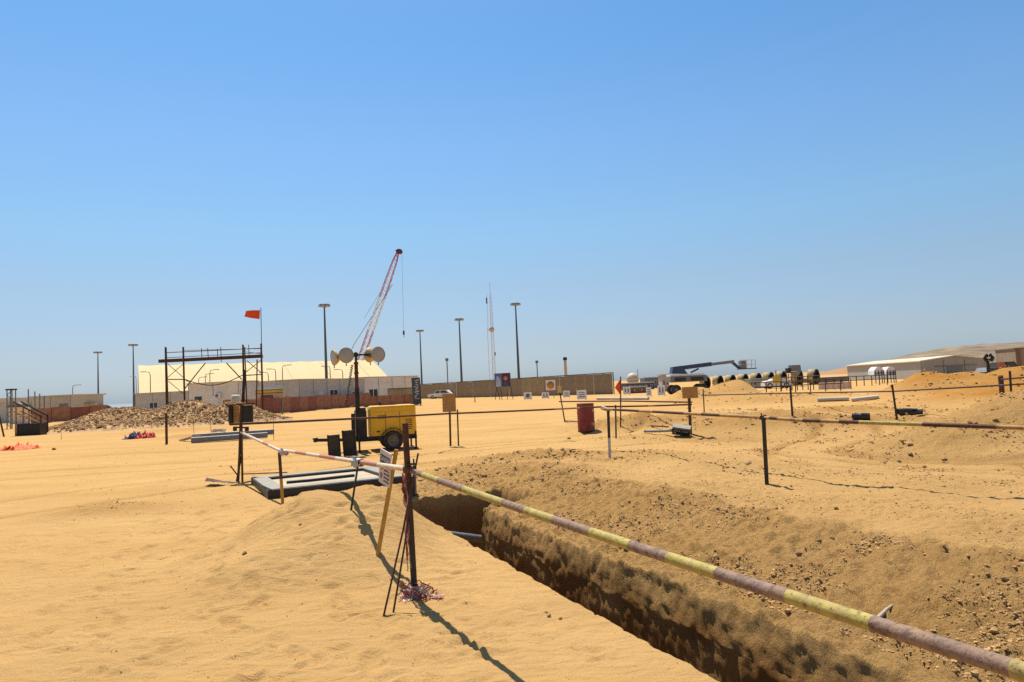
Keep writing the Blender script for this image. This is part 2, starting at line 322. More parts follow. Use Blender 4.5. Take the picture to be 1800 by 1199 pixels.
# ------------------------------------------------------------------ mesh builder
class MB:
    def __init__(s): s.v = []; s.f = []; s.mi = []; s.sm = []
    def add(s, V, F, mi=0, sm=False):
        o = len(s.v); s.v += [tuple(p) for p in V]
        for f in F: s.f.append(tuple(i+o for i in f)); s.mi.append(mi); s.sm.append(sm)
        return s
    def box(s, c, d, M=None, mi=0, bev=0.0):
        hx, hy, hz = d[0]/2, d[1]/2, d[2]/2
        if bev > 0:
            bm = bmesh.new(); bmesh.ops.create_cube(bm, size=1.0)
            for q in bm.verts: q.co = Vector((q.co.x*d[0], q.co.y*d[1], q.co.z*d[2]))
            bmesh.ops.bevel(bm, geom=bm.edges[:], offset=bev, segments=2, profile=.6, affect='EDGES')
            bm.verts.index_update(); V = [q.co.copy() for q in bm.verts]; F = [[q.index for q in f.verts] for f in bm.faces]; bm.free()
        else:
            V = [Vector((x, y, z)) for x in (-hx, hx) for y in (-hy, hy) for z in (-hz, hz)]
            F = [(0, 1, 3, 2), (4, 6, 7, 5), (0, 4, 5, 1), (2, 3, 7, 6), (0, 2, 6, 4), (1, 5, 7, 3)]
        c = Vector(c)
        if M is not None: V = [M @ q for q in V]
        return s.add([q+c for q in V], F, mi, False)
    def bar(s, p0, p1, w, h, mi=0, up=(0, 0, 1)):
        p0 = Vector(p0); p1 = Vector(p1); d = (p1-p0); L = d.length; d.normalize(); u = Vector(up)
        if abs(d.dot(u)) > .98: u = Vector((0, 1, 0))
        sx = d.cross(u).normalized(); uz = sx.cross(d)
        M = Matrix((d, sx, uz)).transposed()
        return s.box((p0+p1)/2, (L, w, h), M, mi)
    def tube(s, pts, r, n=8, mi=0, caps=True, mis=None):
        pts = [Vector(p) for p in pts]; rs = r if isinstance(r, (list, tuple)) else [r]*len(pts)
        o = len(s.v); prev = None
        for i, p in enumerate(pts):
            d = (pts[min(i+1, len(pts)-1)]-pts[max(i-1, 0)]).normalized()
            a = prev if prev is not None else (Vector((0, 0, 1)) if abs(d.z) < .9 else Vector((1, 0, 0)))
            x = (a-d*a.dot(d)).normalized(); y = d.cross(x); prev = x
            for k in range(n):
                t = 2*math.pi*k/n; s.v.append(tuple(p+(x*math.cos(t)+y*math.sin(t))*rs[i]))
        for i in range(len(pts)-1):
            for k in range(n):
                s.f.append((o+i*n+k, o+i*n+(k+1) % n, o+(i+1)*n+(k+1) % n, o+(i+1)*n+k)); s.mi.append(mis[i] if mis else mi); s.sm.append(True)
        if caps:
            s.add([s.v[o+k] for k in range(n)], [tuple(range(n-1, -1, -1))], mis[0] if mis else mi)
            e = o+(len(pts)-1)*n; s.add([s.v[e+k] for k in range(n)], [tuple(range(n))], mis[-1] if mis else mi)
        return s
    def lathe(s, prof, c=(0, 0, 0), axis=(0, 0, 1), n=16, mi=0, sm=True):
        ax = Vector(axis).normalized(); a = Vector((0, 0, 1)) if abs(ax.z) < .9 else Vector((1, 0, 0))
        x = (a-ax*a.dot(ax)).normalized(); y = ax.cross(x); c = Vector(c); o = len(s.v)
        for (r, h) in prof:
            for k in range(n):
                t = 2*math.pi*k/n; s.v.append(tuple(c+ax*h+(x*math.cos(t)+y*math.sin(t))*max(r, 1e-4)))
        for i in range(len(prof)-1):
            for k in range(n):
                s.f.append((o+i*n+k, o+i*n+(k+1) % n, o+(i+1)*n+(k+1) % n, o+(i+1)*n+k)); s.mi.append(mi); s.sm.append(sm)
        return s
    def prism(s, poly, d, mi=0):
        P = [Vector(p) for p in poly]; d = Vector(d); n = len(P)
        F = [tuple(range(n-1, -1, -1)), tuple(range(n, 2*n))]+[(i, (i+1) % n, n+(i+1) % n, n+i) for i in range(n)]
        return s.add(P+[p+d for p in P], F, mi)
    def build(s, name, mats, parent=None, world=False):
        me = bpy.data.meshes.new(name); V = s.v
        if world and parent is not None:
            root = parent; chain = []
            while root is not None: chain.append(root); root = root.parent
            W = Matrix.Identity(4)
            for q in reversed(chain): W = W @ (Matrix.Translation(q.location) @ q.rotation_euler.to_matrix().to_4x4())
            Wi = W.inverted(); V = [tuple(Wi @ Vector(p)) for p in V]
        me.from_pydata(V, [], s.f); me.update()
        mats = mats if isinstance(mats, (list, tuple)) else [mats]
        for q in mats: me.materials.append(q)
        me.polygons.foreach_set('material_index', s.mi); me.polygons.foreach_set('use_smooth', s.sm)
        o = bpy.data.objects.new(name, me); C.objects.link(o)
        if parent is not None: o.parent = parent
        return o

def tag(o, label, cat, group=None, kind=None):
    o['label'] = label; o['category'] = cat
    if group: o['group'] = group
    if kind: o['kind'] = kind
    return o
def thing(name, label, cat, loc=(0, 0, 0), rotz=0.0, group=None):
    o = bpy.data.objects.new(name, None); C.objects.link(o); o.location = loc; o.rotation_euler = (0, 0, rotz)
    o.empty_display_size = .1
    return tag(o, label, cat, group)
def struct(o): o['kind'] = 'structure'; return o
def part(src, parent, loc=(0, 0, 0), rotz=0.0):
    o = src.copy(); C.objects.link(o); o.parent = parent; o.location = loc; o.rotation_euler = (0, 0, rotz); return o
def recentre(o):
    """move a one-mesh thing's origin to the middle of its foot"""
    co = np.array([v.co[:] for v in o.data.vertices]); c = (co.min(0)+co.max(0))/2; c[2] = co[:, 2].min()
    o.data.transform(Matrix.Translation(-Vector(c))); o.location = Vector(c); return o

# ================================================================== THE SETTING
def grid_mesh(name, X, Y, zfun, attr):
    ny, nx = X.shape; Z = zfun
    co = np.stack([X, Y, Z], -1).reshape(-1, 3)
    idx = np.arange(nx*ny).reshape(ny, nx)
    q = np.stack([idx[:-1, :-1], idx[:-1, 1:], idx[1:, 1:], idx[1:, :-1]], -1).reshape(-1, 4)
    me = bpy.data.meshes.new(name)
    me.vertices.add(len(co)); me.vertices.foreach_set('co', co.ravel())
    me.loops.add(q.size); me.loops.foreach_set('vertex_index', q.ravel().astype(np.int32))
    me.polygons.add(len(q)); me.polygons.foreach_set('loop_start', np.arange(0, q.size, 4, dtype=np.int32))
    me.polygons.foreach_set('loop_total', np.full(len(q), 4, dtype=np.int32))
    me.update(calc_edges=True); me.validate()
    me.polygons.foreach_set('use_smooth', np.ones(len(q), bool))
    ca = me.attributes.new('soil', 'FLOAT_COLOR', 'POINT')
    a = np.concatenate([attr.reshape(-1, 3), np.ones((len(co), 1))], 1); ca.data.foreach_set('color', a.ravel())
    me.materials.append(M_GROUND)
    o = bpy.data.objects.new(name, me); C.objects.link(o); return o
def axis(*segs):
    out = [segs[0][0]]
    for a, b, st in segs: out += list(np.arange(a+st, b+1e-6, st))
    return out
def grow(x0, step, k, lim):
    out = []; x = x0
    while x < lim: x += step; step *= k; out.append(x)
    return out
FU = (-2.6, 9.8); FV = (-4.3, 4.4)
def inside_fine(x, y, m):
    u, v = uv_of(x, y)
    return np.minimum(np.minimum(u-FU[0], FU[1]-u), np.minimum(v-FV[0], FV[1]-v))-m
def build_ground():
    xs = axis((-7, .5, .05), (.5, 13, .09)); xs = [-a for a in reversed(grow(7, .06, 1.075, 6000))]+xs+grow(13, .1, 1.075, 6000)
    ys = axis((3.2, 10, .05), (10, 20, .085), (20, 32, .16)); ys = [-40, -10, 0, 2]+ys+grow(32, .18, 1.06, 9000)
    X, Y = np.meshgrid(np.array(xs), np.array(ys))
    r = rough(X, Y); tr = tracks(X, Y)
    near = 1-ss(40, 70, np.hypot(X, Y))
    Z = H(X, Y)+micro(X, Y, r)*near-.045*tr*near+feet(X, Y)
    ins = inside_fine(X, Y, .25)
    Z = Z-np.clip(ins, 0, .2)*.5-np.where(ins > .6, 2.2, 0)
    at = np.stack([np.clip(r+.35*np.clip(tr, 0, 1), 0, 1), orange(X, Y), np.clip(.30*np.clip(tr, 0, 1), 0, 1)], -1)
    struct(grid_mesh('ground', X, Y, Z, at))
def build_trench():
    us = axis((FU[0], 6.40, .026), (6.40, 6.53, .010), (6.53, 6.60, .003), (6.60, 7.80, .026), (7.80, 7.88, .012), (7.88, 7.95, .0028), (7.95, 8.06, .012), (8.06, FU[1], .03))
    vs = axis((FV[0], -.54, .030), (-.54, -.48, .012), (-.48, -.40, .0028), (-.40, -.38, .01), (-.38, .38, .04), (.38, .41, .01), (.41, .46, .0022), (.46, .66, .008), (.66, FV[1], .028))
    U, V = np.meshgrid(np.array(us), np.array(vs), indexing='ij')
    def sbox(u, v, u0, u1, v0, v1):
        du = np.maximum(u0-u, u-u1); dv = np.maximum(v0-v, v-v1)
        return np.minimum(np.maximum(du, dv), 0)+np.hypot(np.maximum(du, 0), np.maximum(dv, 0))
    sd = np.minimum(sbox(U, V, -9, 7.2, -.46, .45), sbox(U, V, 6.55, 7.93, -1.4, 1.35))
    bat = np.where(V > 0, 1.0, 0.0); wid = .080+.03*fbm(U*1.5, V*.3, 3, 55)
    sl = np.clip((wid-sd)/np.maximum(wid, .03), 0, 1)
    depth = 1.25*(np.where(bat > 0, .26*sl, .035*ss(.05, -.0, sd))+np.where(bat > 0, .60, .825)*ss(.006, -.036, sd)+.14*ss(-.03, -.3, sd))
    X, Y = xy_of(U, V)
    r = rough(X, Y); r = np.maximum(r, ss(.05, -.04, sd))
    edge = np.minimum(np.minimum(U-FU[0], FU[1]-U), np.minimum(V-FV[0], FV[1]-V))
    wall = ss(.10, .0, sd)
    base = H(X, Y)+micro(X, Y, r)*(1-.9*wall)+feet(X, Y)
    fine = (1-wall)*(.012*r*pn(X*34, Y*34, 41)+.005*r*pn(X*70, Y*70, 43))
    lip = -.06*np.exp(-((sd-.02)/.06)**2)*np.clip(-.1+fbm(U*3.4, V*3.4, 3, 50), 0, 1)*r
    Z = base+fine+lip-depth-.02*ss(.3, .0, edge)
    w = np.exp(-(sd/.16)**2)
    zz = Z
    side = np.where(V > 0, 1.0, -1.0)
    dv = .026*fbm(U*.9, zz*.5, 2, 60)+.015*fbm(U*3.6, zz*7.0, 4, 64)+.011*fbm(U*11, zz*17, 3, 68)+np.where(V < 0, .03*fbm(U*2.3, 0*zz, 3, 66)+.012*fbm(U*9, 0*zz, 3, 67), 0)+np.where(V > 0, 1, -1)*.012*ss(.08, .5, depth)
    du = .05*fbm(V*2.2, zz*1.2, 3, 70)
    calm = np.where(V < 0, .75, 1.0)
    Z2 = Z+.03*w*(1-wall)*fbm(U*7+3, V*7, 3, 75)*r
    U2 = U+du*w*(U > 6.2); V2 = V+dv*w*calm
    X, Y = xy_of(U2, V2)
    wall_shade = ss(.02, .32, depth)*np.clip(.75+.5*pn(U*1.7, zz*2.4, 80), .3, 1)  # shade painted into the wall colour, darker with depth
    at = np.stack([np.clip(r, 0, 1), np.maximum(orange(X, Y), .15*r), wall_shade], -1)
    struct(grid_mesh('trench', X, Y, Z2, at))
build_ground(); build_trench()

def build_hill():
    xs = np.linspace(120, 1500, 150); ys = np.linspace(330, 1400, 110)
    X, Y = np.meshgrid(xs, ys)
    a = X/Y                                                  # bearing of the long spur
    ridge = 17.5*ss(.40, .66, a+.02*pn(X/60, Y/60, 90))*(1+.35*ss(.66, 1.6, a))
    prof = ss(360, 600, Y)*1.0
    Z = -1.2+(ridge+1.2*ss(.38, .46, a))*prof*(1+.06*pn(X/40, Y/40, 91))+1.5*fbm(X/22, Y/30, 4, 92)*prof*ss(.42, .5, a)
    og = np.clip(.9*(1-ss(.44, .56, a)), 0, 1)
    at = np.stack([np.full(X.shape, .9), og, .30*np.clip(fbm(X/18, Y/30, 3, 95)+.55, 0, 1)*ss(.45, .6, a)], -1)
    o = struct(grid_mesh('hill', X, Y, Z, at)); hm = mat('rocky_hill', (.36, .235, .115), .95, 0, .30, .035, 0, 0); o.data.materials.clear(); o.data.materials.append(hm)
    t = hm.node_tree; L = t.links.new; n = t.nodes.new('ShaderNodeTexNoise'); n.inputs['Scale'].default_value = .055; n.inputs['Detail'].default_value = 8; n.inputs['Roughness'].default_value = .7
    g = t.nodes.new('ShaderNodeNewGeometry'); L(g.outputs['Position'], n.inputs['Vector'])
    r = t.nodes.new('ShaderNodeValToRGB'); L(n.outputs['Fac'], r.inputs[0])
    r.color_ramp.elements.new(.5)
    for e, (p, c) in zip(r.color_ramp.elements, ((.36, (.12, .085, .050)), (.5, (.20, .142, .082)), (.72, (.32, .235, .14)))): e.position = p; e.color = c+(1,)
    at_ = t.nodes.new('ShaderNodeAttribute'); at_.attribute_name = 'soil'; sp = t.nodes.new('ShaderNodeSeparateColor'); L(at_.outputs['Color'], sp.inputs[0])
    mx = t.nodes.new('ShaderNodeMix'); mx.data_type = 'RGBA'; L(sp.outputs[1], mx.inputs[0]); L(r.outputs[0], mx.inputs[6]); mx.inputs[7].default_value = (.36, .18, .06, 1)
    L(mx.outputs[2], t.nodes['Principled BSDF'].inputs['Base Color'])
build_hill()
WATER = mat('sea_water', (.16, .21, .25), .55, 0, .15, .01)
struct(MB().add([(-6000, 340, .16), (-60, 340, .16), (-60, 8000, .16), (-6000, 8000, .16)], [(0, 1, 2, 3)]).build('sea', WATER))

# ================================================================== LOOSE SOIL AND STONES
_ico = bmesh.new(); bmesh.ops.create_icosphere(_ico, subdivisions=1, radius=1.0); _ico.verts.index_update()
ICO_V = np.array([v.co[:] for v in _ico.verts]); ICO_F = np.array([[v.index for v in f.verts] for f in _ico.faces]); _ico.free()
def lumps(name, pos, size, mat_, seed, flat=.7, spread=.35):
    """many irregular lumps as one mesh"""
    rs = np.random.RandomState(seed); n = len(pos)
    V = ICO_V[None]*(1+spread*rs.uniform(-1, 1, (n, 12, 1)))
    V = V*rs.uniform(.65, 1.25, (n, 1, 3))*np.array([1, 1, flat])
    a = rs.uniform(0, 6.28, n); c, s_ = np.cos(a), np.sin(a)
    Vx = V[..., 0]*c[:, None]-V[..., 1]*s_[:, None]; Vy = V[..., 0]*s_[:, None]+V[..., 1]*c[:, None]
    V = np.stack([Vx, Vy, V[..., 2]], -1)*size[:, None, None]+pos[:, None, :]
    F = (ICO_F[None]+(np.arange(n)*12)[:, None, None]).reshape(-1, 3)
    me = bpy.data.meshes.new(name); me.from_pydata(V.reshape(-1, 3).tolist(), [], F.tolist()); me.materials.append(mat_)
    o = bpy.data.objects.new(name, me); C.objects.link(o); return o
def scatter_clods():
    rs = np.random.RandomState(12); N = 900000
    Y = 3.6+24*rs.uniform(0, 1, N)**1.6; X = Y*rs.uniform(-.62, .80, N)
    r = rough(X, Y); u, v = uv_of(X, Y)
    dens = np.clip(.25+1.1*pn(X*.8, Y*.8, 101)+.6*pn(X*2.4, Y*2.4, 103), 0, 1)
    p = r*dens*np.clip(11/Y, .55+.35*(r > .7), 1)+.012*(1-r)
    ok = rs.uniform(0, 1, N) < p*.5
    tr = ((v > -.52) & (v < .70) & (u < 8.2)) | ((u > 6.2) & (u < 8.2) & (v > -1.5) & (v < 1.6))
    ok &= ~tr
    X, Y, r = X[ok], Y[ok], r[ok]
    s = .0035+.016*rs.uniform(0, 1, len(X))**5*(.4+.6*r)*np.clip(Y/7, .7, 2.8)
    big = (rs.uniform(0, 1, len(X)) < .004*np.clip(r*1.6-.5, 0, 1)*(1+1.5*(Y > 12))); s = np.where(big, rs.uniform(.018, .042, len(X))*np.clip(Y/8, .8, 1.7), s)
    Z = H(X, Y)+micro(X, Y, r)+s*.15
    X2 = rs.uniform(7, 36, 40000); Y2 = rs.uniform(27, 52, 40000); r2 = rough(X2, Y2)
    k2 = rs.uniform(0, 1, 40000) < np.clip(r2*1.3-.25, 0, 1)*np.clip(.3+pn(X2*.7, Y2*.7, 104), 0, 1); X2, Y2, r2 = X2[k2], Y2[k2], r2[k2]
    s2 = .02+.07*rs.uniform(0, 1, len(X2))**4; Z2 = H(X2, Y2)+micro(X2, Y2, r2)+s2*.1
    X = np.concatenate([X, X2]); Y = np.concatenate([Y, Y2]); Z = np.concatenate([Z, Z2]); s = np.concatenate([s, s2])
    o = lumps('soil_clods', np.stack([X, Y, Z], -1), s, CLODM, 5)
    tag(o, 'crumbled brown soil clods strewn over the spoil bank and mounds', 'soil clods', kind='stuff')
    print('clods', len(X))
scatter_clods()
def one_rock(name, size, seed, mat_):
    rs = np.random.RandomState(seed); bm = bmesh.new(); bmesh.ops.create_icosphere(bm, subdivisions=2, radius=1)
    off = rs.uniform(0, 50)
    for v in bm.verts:
        n = float(fbm(v.co.x*1.3+off, v.co.y*1.3+v.co.z*2.1, 3, 7)); v.co *= 1+.32*n
        v.co = Vector((v.co.x*size[0], v.co.y*size[1], v.co.z*size[2]))
    me = bpy.data.meshes.new(name); bm.to_mesh(me); bm.free(); me.materials.append(mat_)
    o = bpy.data.objects.new(name, me); C.objects.link(o); return o
ROCKS = [(1405, 976, .05), (1440, 953, .045), (1462, 947, .035), (1418, 962, .03), (430, 975, .04), (528, 925, .03), (672, 842, .05), (1735, 1015, .05),
         (1766, 1022, .04), (1760, 1125, .04), (985, 1090, .025), (965, 1085, .03), (960, 1078, .02), (905, 795, .06), (1000, 772, .10), (1006, 793, .09),
         (1045, 845, .05), (1290, 905, .05), (1180, 912, .04), (1085, 920, .035), (1310, 925, .035), (1365, 895, .03), (1470, 895, .04), (1640, 760, .07),
         (1705, 745, .08), (1745, 722, .07), (1750, 740, .08), (1660, 810, .08), (1600, 800, .07), (1580, 812, .06), (1625, 822, .06), (700, 1015, .02), (95, 791, .13)]
_base_rocks = [one_rock('stone', (1, .85, .6), 20+i, ROCKM) for i in range(4)]
for i, (px, py, sz) in enumerate(ROCKS):
    p = gp(px, py); o = _base_rocks[i] if i < 4 else _base_rocks[i % 4].copy()
    if i >= 4: C.objects.link(o)
    o.location = p+Vector((0, 0, sz*.25)); sz *= .62; o.scale = (sz, sz, sz); o.rotation_euler = (rnd.uniform(-.3, .3), rnd.uniform(-.3, .3), rnd.uniform(0, 6))
    if px == 95: lab, gr = 'reddish stone lying alone near the orange plastic sheet', None
    elif px > 1500 and py < 840: lab, gr = 'small brown stone on the slope of the right mound', 'stones on the right mound'
    elif px > 1050: lab, gr = 'small brown stone on the spoil bank right of the trench', 'stones on the spoil bank'
    elif py < 860 and px > 600: lab, gr = 'small brown stone on the rough ground beyond the trench end', 'stones beyond the trench end'
    elif px > 850: lab, gr = 'small brown stone on the near sand beside the trench edge', 'stones beside the trench edge'
    else: lab, gr = 'small brown stone on the smooth sand left of the tape-wrapped post', 'stones on the left sand'
    tag(o, lab, 'stone', gr)

def rubble_heap():
    base = gp(250, 756); t = thing('rubble_heap', 'long low heap of brown broken rubble in front of the scaffold', 'rubble heap', base)
    rs = np.random.RandomState(31)
    x0 = gp(118, 752).x; x1 = gp(428, 745).x; y0 = 46.0
    def hh(x, y):
        s = 0
        for cx, cy, sx, sy, h in ((-27.8, 50.5, 3.6, 2.6, 1.45), (-23.6, 51.5, 3.0, 2.5, 1.75), (-20.2, 51.0, 2.4, 2.2, 1.45), (-30.6, 51.0, 2.0, 2.0, .8), (-26, 47.8, 4.0, 1.5, .55)):
            s = np.maximum(s, h*np.exp(-(((x-cx)/sx)**2+((y-cy)/sy)**2)*.9))
        return s
    xs = np.linspace(-37, -13, 90); ys = np.linspace(44, 57, 50); X, Y = np.meshgrid(xs, ys)
    Z = hh(X, Y)+.10*fbm(X*1.5, Y*1.5, 3, 44)*np.clip(hh(X, Y)*3, 0, 1)-.08
    co = np.stack([X, Y, Z], -1).reshape(-1, 3); idx = np.arange(90*50).reshape(50, 90)
    F = np.stack([idx[:-1, :-1], idx[:-1, 1:], idx[1:, 1:], idx[1:, :-1]], -1).reshape(-1, 4)
    MB().add(co.tolist(), [tuple(f) for f in F.tolist()], 0, True).build('heap_core', GRAVM, t, True)
    N = 30000; X = rs.uniform(-36, -13, N); Y = rs.uniform(44, 55, N); h = hh(X, Y)
    ok = rs.uniform(0, 1, N) < np.clip(h*1.6-.12, 0, .5)
    X, Y, h = X[ok], Y[ok], h[ok]; s = .03+.085*rs.uniform(0, 1, len(X))**3
    o = lumps('rubble', np.stack([X-base.x, Y-base.y, h+.02-base.z], -1), s, GRAVM, 9, .75, .4)
    o.parent = t; o['kind'] = 'stuff'
rubble_heap()

# ================================================================== BARRIER RAILS AND POSTS
def dirpost(name, label, base_px, top_px, r, mats, cat='post', group=None, split=None, sink=.12, n=10, y=None, flat=False):
    """an upright steel or timber post standing in the ground; split = height fraction where the second colour starts"""
    b = gflat(*base_px) if flat else gp(*base_px) if y is None else pt(base_px[0], base_px[1], y)
    tp = pt(top_px[0], top_px[1], b.y); d = (tp-b).normalized()
    P = [b-d*sink, b+(tp-b)*(split if split else .5), tp]
    m = MB().tube(P, r, n, mis=[0, 1] if split else [0, 0])
    o = m.build(name, mats, None); o.data.transform(Matrix.Translation(-b)); o.location = b
    return tag(o, label, cat, group), b, tp
def coupler(parent, p, d, r, m=DARK):
    """swivel scaffold clamp: ring, saddle and bolt"""
    d = Vector(d).normalized(); q = MB()
    q.lathe([(r*1.12, -.03), (r*1.5, -.026), (r*1.5, .026), (r*1.12, .03)], p, d, 12)
    side = d.cross(Vector((0, 0, 1))).normalized()
    q.box(Vector(p)+side*r*1.7, (.05, .03, .06), None, 0, .006)
    q.tube([Vector(p)+side*r*1.6-Vector((0, 0, .05)), Vector(p)+side*r*1.6+Vector((0, 0, .065))], .008, 6)
    q.lathe([(.0, .07), (.014, .07), (.014, .05), (.0, .05)], Vector(p)+side*r*1.6, (0, 0, 1), 6)
    return q.build('coupler', m, parent, True)
def rail(name, label, pts, r, mats, mis=None, sag=.0, seg=12, group='barrier rails', mat_fun=None, n=12, cat='barrier rail', mid=None):
    pts = [Vector(p) for p in pts]; P = []
    for a, b in zip(pts[:-1], pts[1:]):
        for k in range(seg):
            f = k/seg; q = a.lerp(b, f); q.z -= sag*math.sin(math.pi*f); P.append(q)
    P.append(pts[-1]); c = sum(P, Vector())/len(P)
    root = thing(name, label, cat, (c.x, c.y, gz(c.x, c.y)), 0, group)
    if mat_fun: mis = [mat_fun((P[i]+P[i+1])/2, i) for i in range(len(P)-1)]
    MB().tube(P, r, n, mis=mis or [0]*(len(P)-1)).build('pipe', mats, root, True)
    return root, P

# ---- near rail, yellow and faded maroon bands
def near_rail():
    A = pt(727, 829, 5.93); B = pt(1780, 1175, 1.80); D = (B-A).normalized(); E2 = B+D*1.6; A2 = A-D*.12
    # band edges read along the pipe
    edges = [(745, 0), (772, 1), (815, 0), (886, 1), (925, 0), (975, 1), (1040, 0), (1110, 1), (1176, 0), (1262, 1), (1386, 0), (1535, 1), (1782, 0)]
    def frac(px):
        lo, hi = -.1, 1.6
        for _ in range(50):
            m = (lo+hi)/2; q = A+(B-A)*m; v = q-Vector((0, 0, EYE)); x = 900+FPX*v.dot(_RC)/v.dot(_F)
            lo, hi = (m, hi) if x < px else (lo, m)
        return lo
    P = [A2]; mis = [1]
    for i, (px, _) in enumerate(edges):
        P.append(A+(B-A)*frac(px)); mis.append(0 if i % 2 == 0 else 1)
    P.append(E2); Q = []; ms = []
    for a, b, m in zip(P[:-1], P[1:], mis):
        nn = max(2, int((b-a).length/.10))
        for k in range(nn): Q.append(a.lerp(b, k/nn)); ms.append(m)
    Q.append(P[-1])
    for i, q in enumerate(Q):                                   # dented tube, hanging a little
        f = (q-A).length/(B-A).length; q.z -= .012*math.sin(math.pi*min(1, f))
    root = thing('barrier_rail', 'yellow and faded maroon banded rail running along the near trench edge', 'barrier rail', (A.x, A.y, gz(A.x, A.y)), 0, 'barrier rails')
    MB().tube(Q, 0.0240, 20, mis=ms).build('pipe', [YPAINT, PPAINT], root, True)
    return A, D
NA, ND = near_rail()

# ---- main near post with rods and tape
mp, MB_, MT_ = dirpost('barrier_post', 'dark rusty steel post by the trench wrapped in red and white tape', (729, 1047), (712, 744), .026, [DARK, RUST], group='barrier posts', split=.45, n=14)
MPD = (MT_-MB_).normalized()
t = thing('pipe_clamp', 'rusty clamp and wire tie holding the banded rail to the tape-wrapped post', 'clamp', MB_+MPD*1.02)
q = MB(); c = MB_+MPD*1.03
q.lathe([(.028, -.03), (.04, -.026), (.04, .026), (.028, .03)], c, MPD, 14); q.box(c+Vector((.05, -.02, 0)), (.05, .05, .05), None, 0, .008)
q.build('clamp_body', RUST, t, True)
q = MB(); q.tube([c+Vector((.0, -.045, .045)), c+Vector((.08, -.05, .05))], .009, 6); q.tube([c+Vector((.06, -.05, .02)), c+Vector((.06, -.05, .09))], .007, 6); q.build('bolt', DARK, t, True)
def rod(label, base_px, top_px, y0, y1, r=.008):
    b = gp(*base_px) if y0 is None else pt(base_px[0], base_px[1], y0); tp = pt(top_px[0], top_px[1], y1)
    d = (tp-b).normalized(); mid = b.lerp(tp, .5)+Vector((.012, -.01, 0))
    o = MB().tube([b-d*.06, b.lerp(tp, .25)+Vector((.006, 0, 0)), mid, tp], r, 8).build('steel_rod', RUST); o.data.transform(Matrix.Translation(-b)); o.location = b
    return tag(o, label, 'steel rod', 'steel rods leaning on the post')
rod('thin rusty rod on the outside leaning against the tape-wrapped post', (674, 1084), (735, 797), None, 5.99)
rod('thin rusty rod nearest the tape-wrapped post, leaning beside another', (691, 1079), (727, 838), None, 5.97)
rod('short rusty rod stub tied high on the tape-wrapped post', (716, 905), (722, 830), 5.98, 5.97, .007)

def ribbon(m, P, w, mi, rs):
    P = [Vector(p) for p in P]; V = []; a = rs.uniform(0, 6.28)
    for i, p in enumerate(P):
        a += rs.uniform(-.7, .7); d = (P[min(i+1, len(P)-1)]-P[max(0, i-1)]).normalized()
        s = d.cross(Vector((math.cos(a), math.sin(a), math.sin(a*1.7)))).normalized()*w/2
        V += [p-s, p+s]
    m.add(V, [(2*i, 2*i+1, 2*i+3, 2*i+2) for i in range(len(P)-1)], mi, True)
def tape():
    rs = random.Random(5)
    t = thing('barricade_tape', 'tangle of red and white barricade tape heaped at the foot of the post', 'tape', MB_)
    mr, mw = MB(), MB()
    for k in range(95):
        c0 = MB_+Vector((rs.gauss(.01, .055), rs.gauss(-.05, .045), 0)); P = []
        p = Vector((c0.x, c0.y, gz(c0.x, c0.y)+abs(rs.gauss(.03, .035)))); d = Vector((rs.uniform(-1, 1), rs.uniform(-1, 1), rs.uniform(-.3, .6)))
        for i in range(rs.randint(6, 12)):
            P.append(p.copy()); d += Vector((rs.uniform(-1, 1), rs.uniform(-1, 1), rs.uniform(-.9, .8)))*.9
            pull = (MB_+Vector((0, -.05, .03))-p); d += pull*4; d.normalize(); p = p+d*rs.uniform(.016, .034)
            p.z = max(p.z, gz(p.x, p.y)+.004)
        ribbon(mr if rs.random() < .5 else mw, P, rs.uniform(.006, .017), 0, rs)
    for k in range(9):                                          # loose ends to the right
        P = []; p = MB_+Vector((.08, -.07, .01)); a = rs.uniform(-.9, .3)
        for i in range(9):
            P.append(p.copy()); a += rs.uniform(-.6, .6); p = p+Vector((math.cos(a), math.sin(a), 0))*.024; p.z = gz(p.x, p.y)+.006+abs(rs.gauss(0, .008))
        ribbon(mr if k % 3 else mw, P, .010, 0, rs)
    mr.build('red_strip', TAPER, t, True); mw.build('white_strip', TAPEW, t, True)
    t2 = thing('hanging_tape', 'strips of red and white tape hanging down along the dark post', 'tape', MB_)
    mr, mw = MB(), MB()
    for k in range(11):
        z0 = rs.uniform(.75, 1.06); z1 = rs.uniform(.05, .5) if k < 7 else rs.uniform(.6, .75); P = []; ph = rs.uniform(0, 6)
        for i in range(16):
            f = i/15; z = z0+(z1-z0)*f
            P.append(MB_+MPD*z+Vector((-.026+.016*math.sin(ph+7*f)+rs.gauss(0, .003), -.030+.012*math.cos(ph+5*f), 0)))
        ribbon(mr if k % 3 else mw, P, rs.uniform(.007, .016), 0, rs)
    mr.build('red_strip', TAPER, t2, True); mw.build('white_strip', TAPEW, t2, True)
tape()

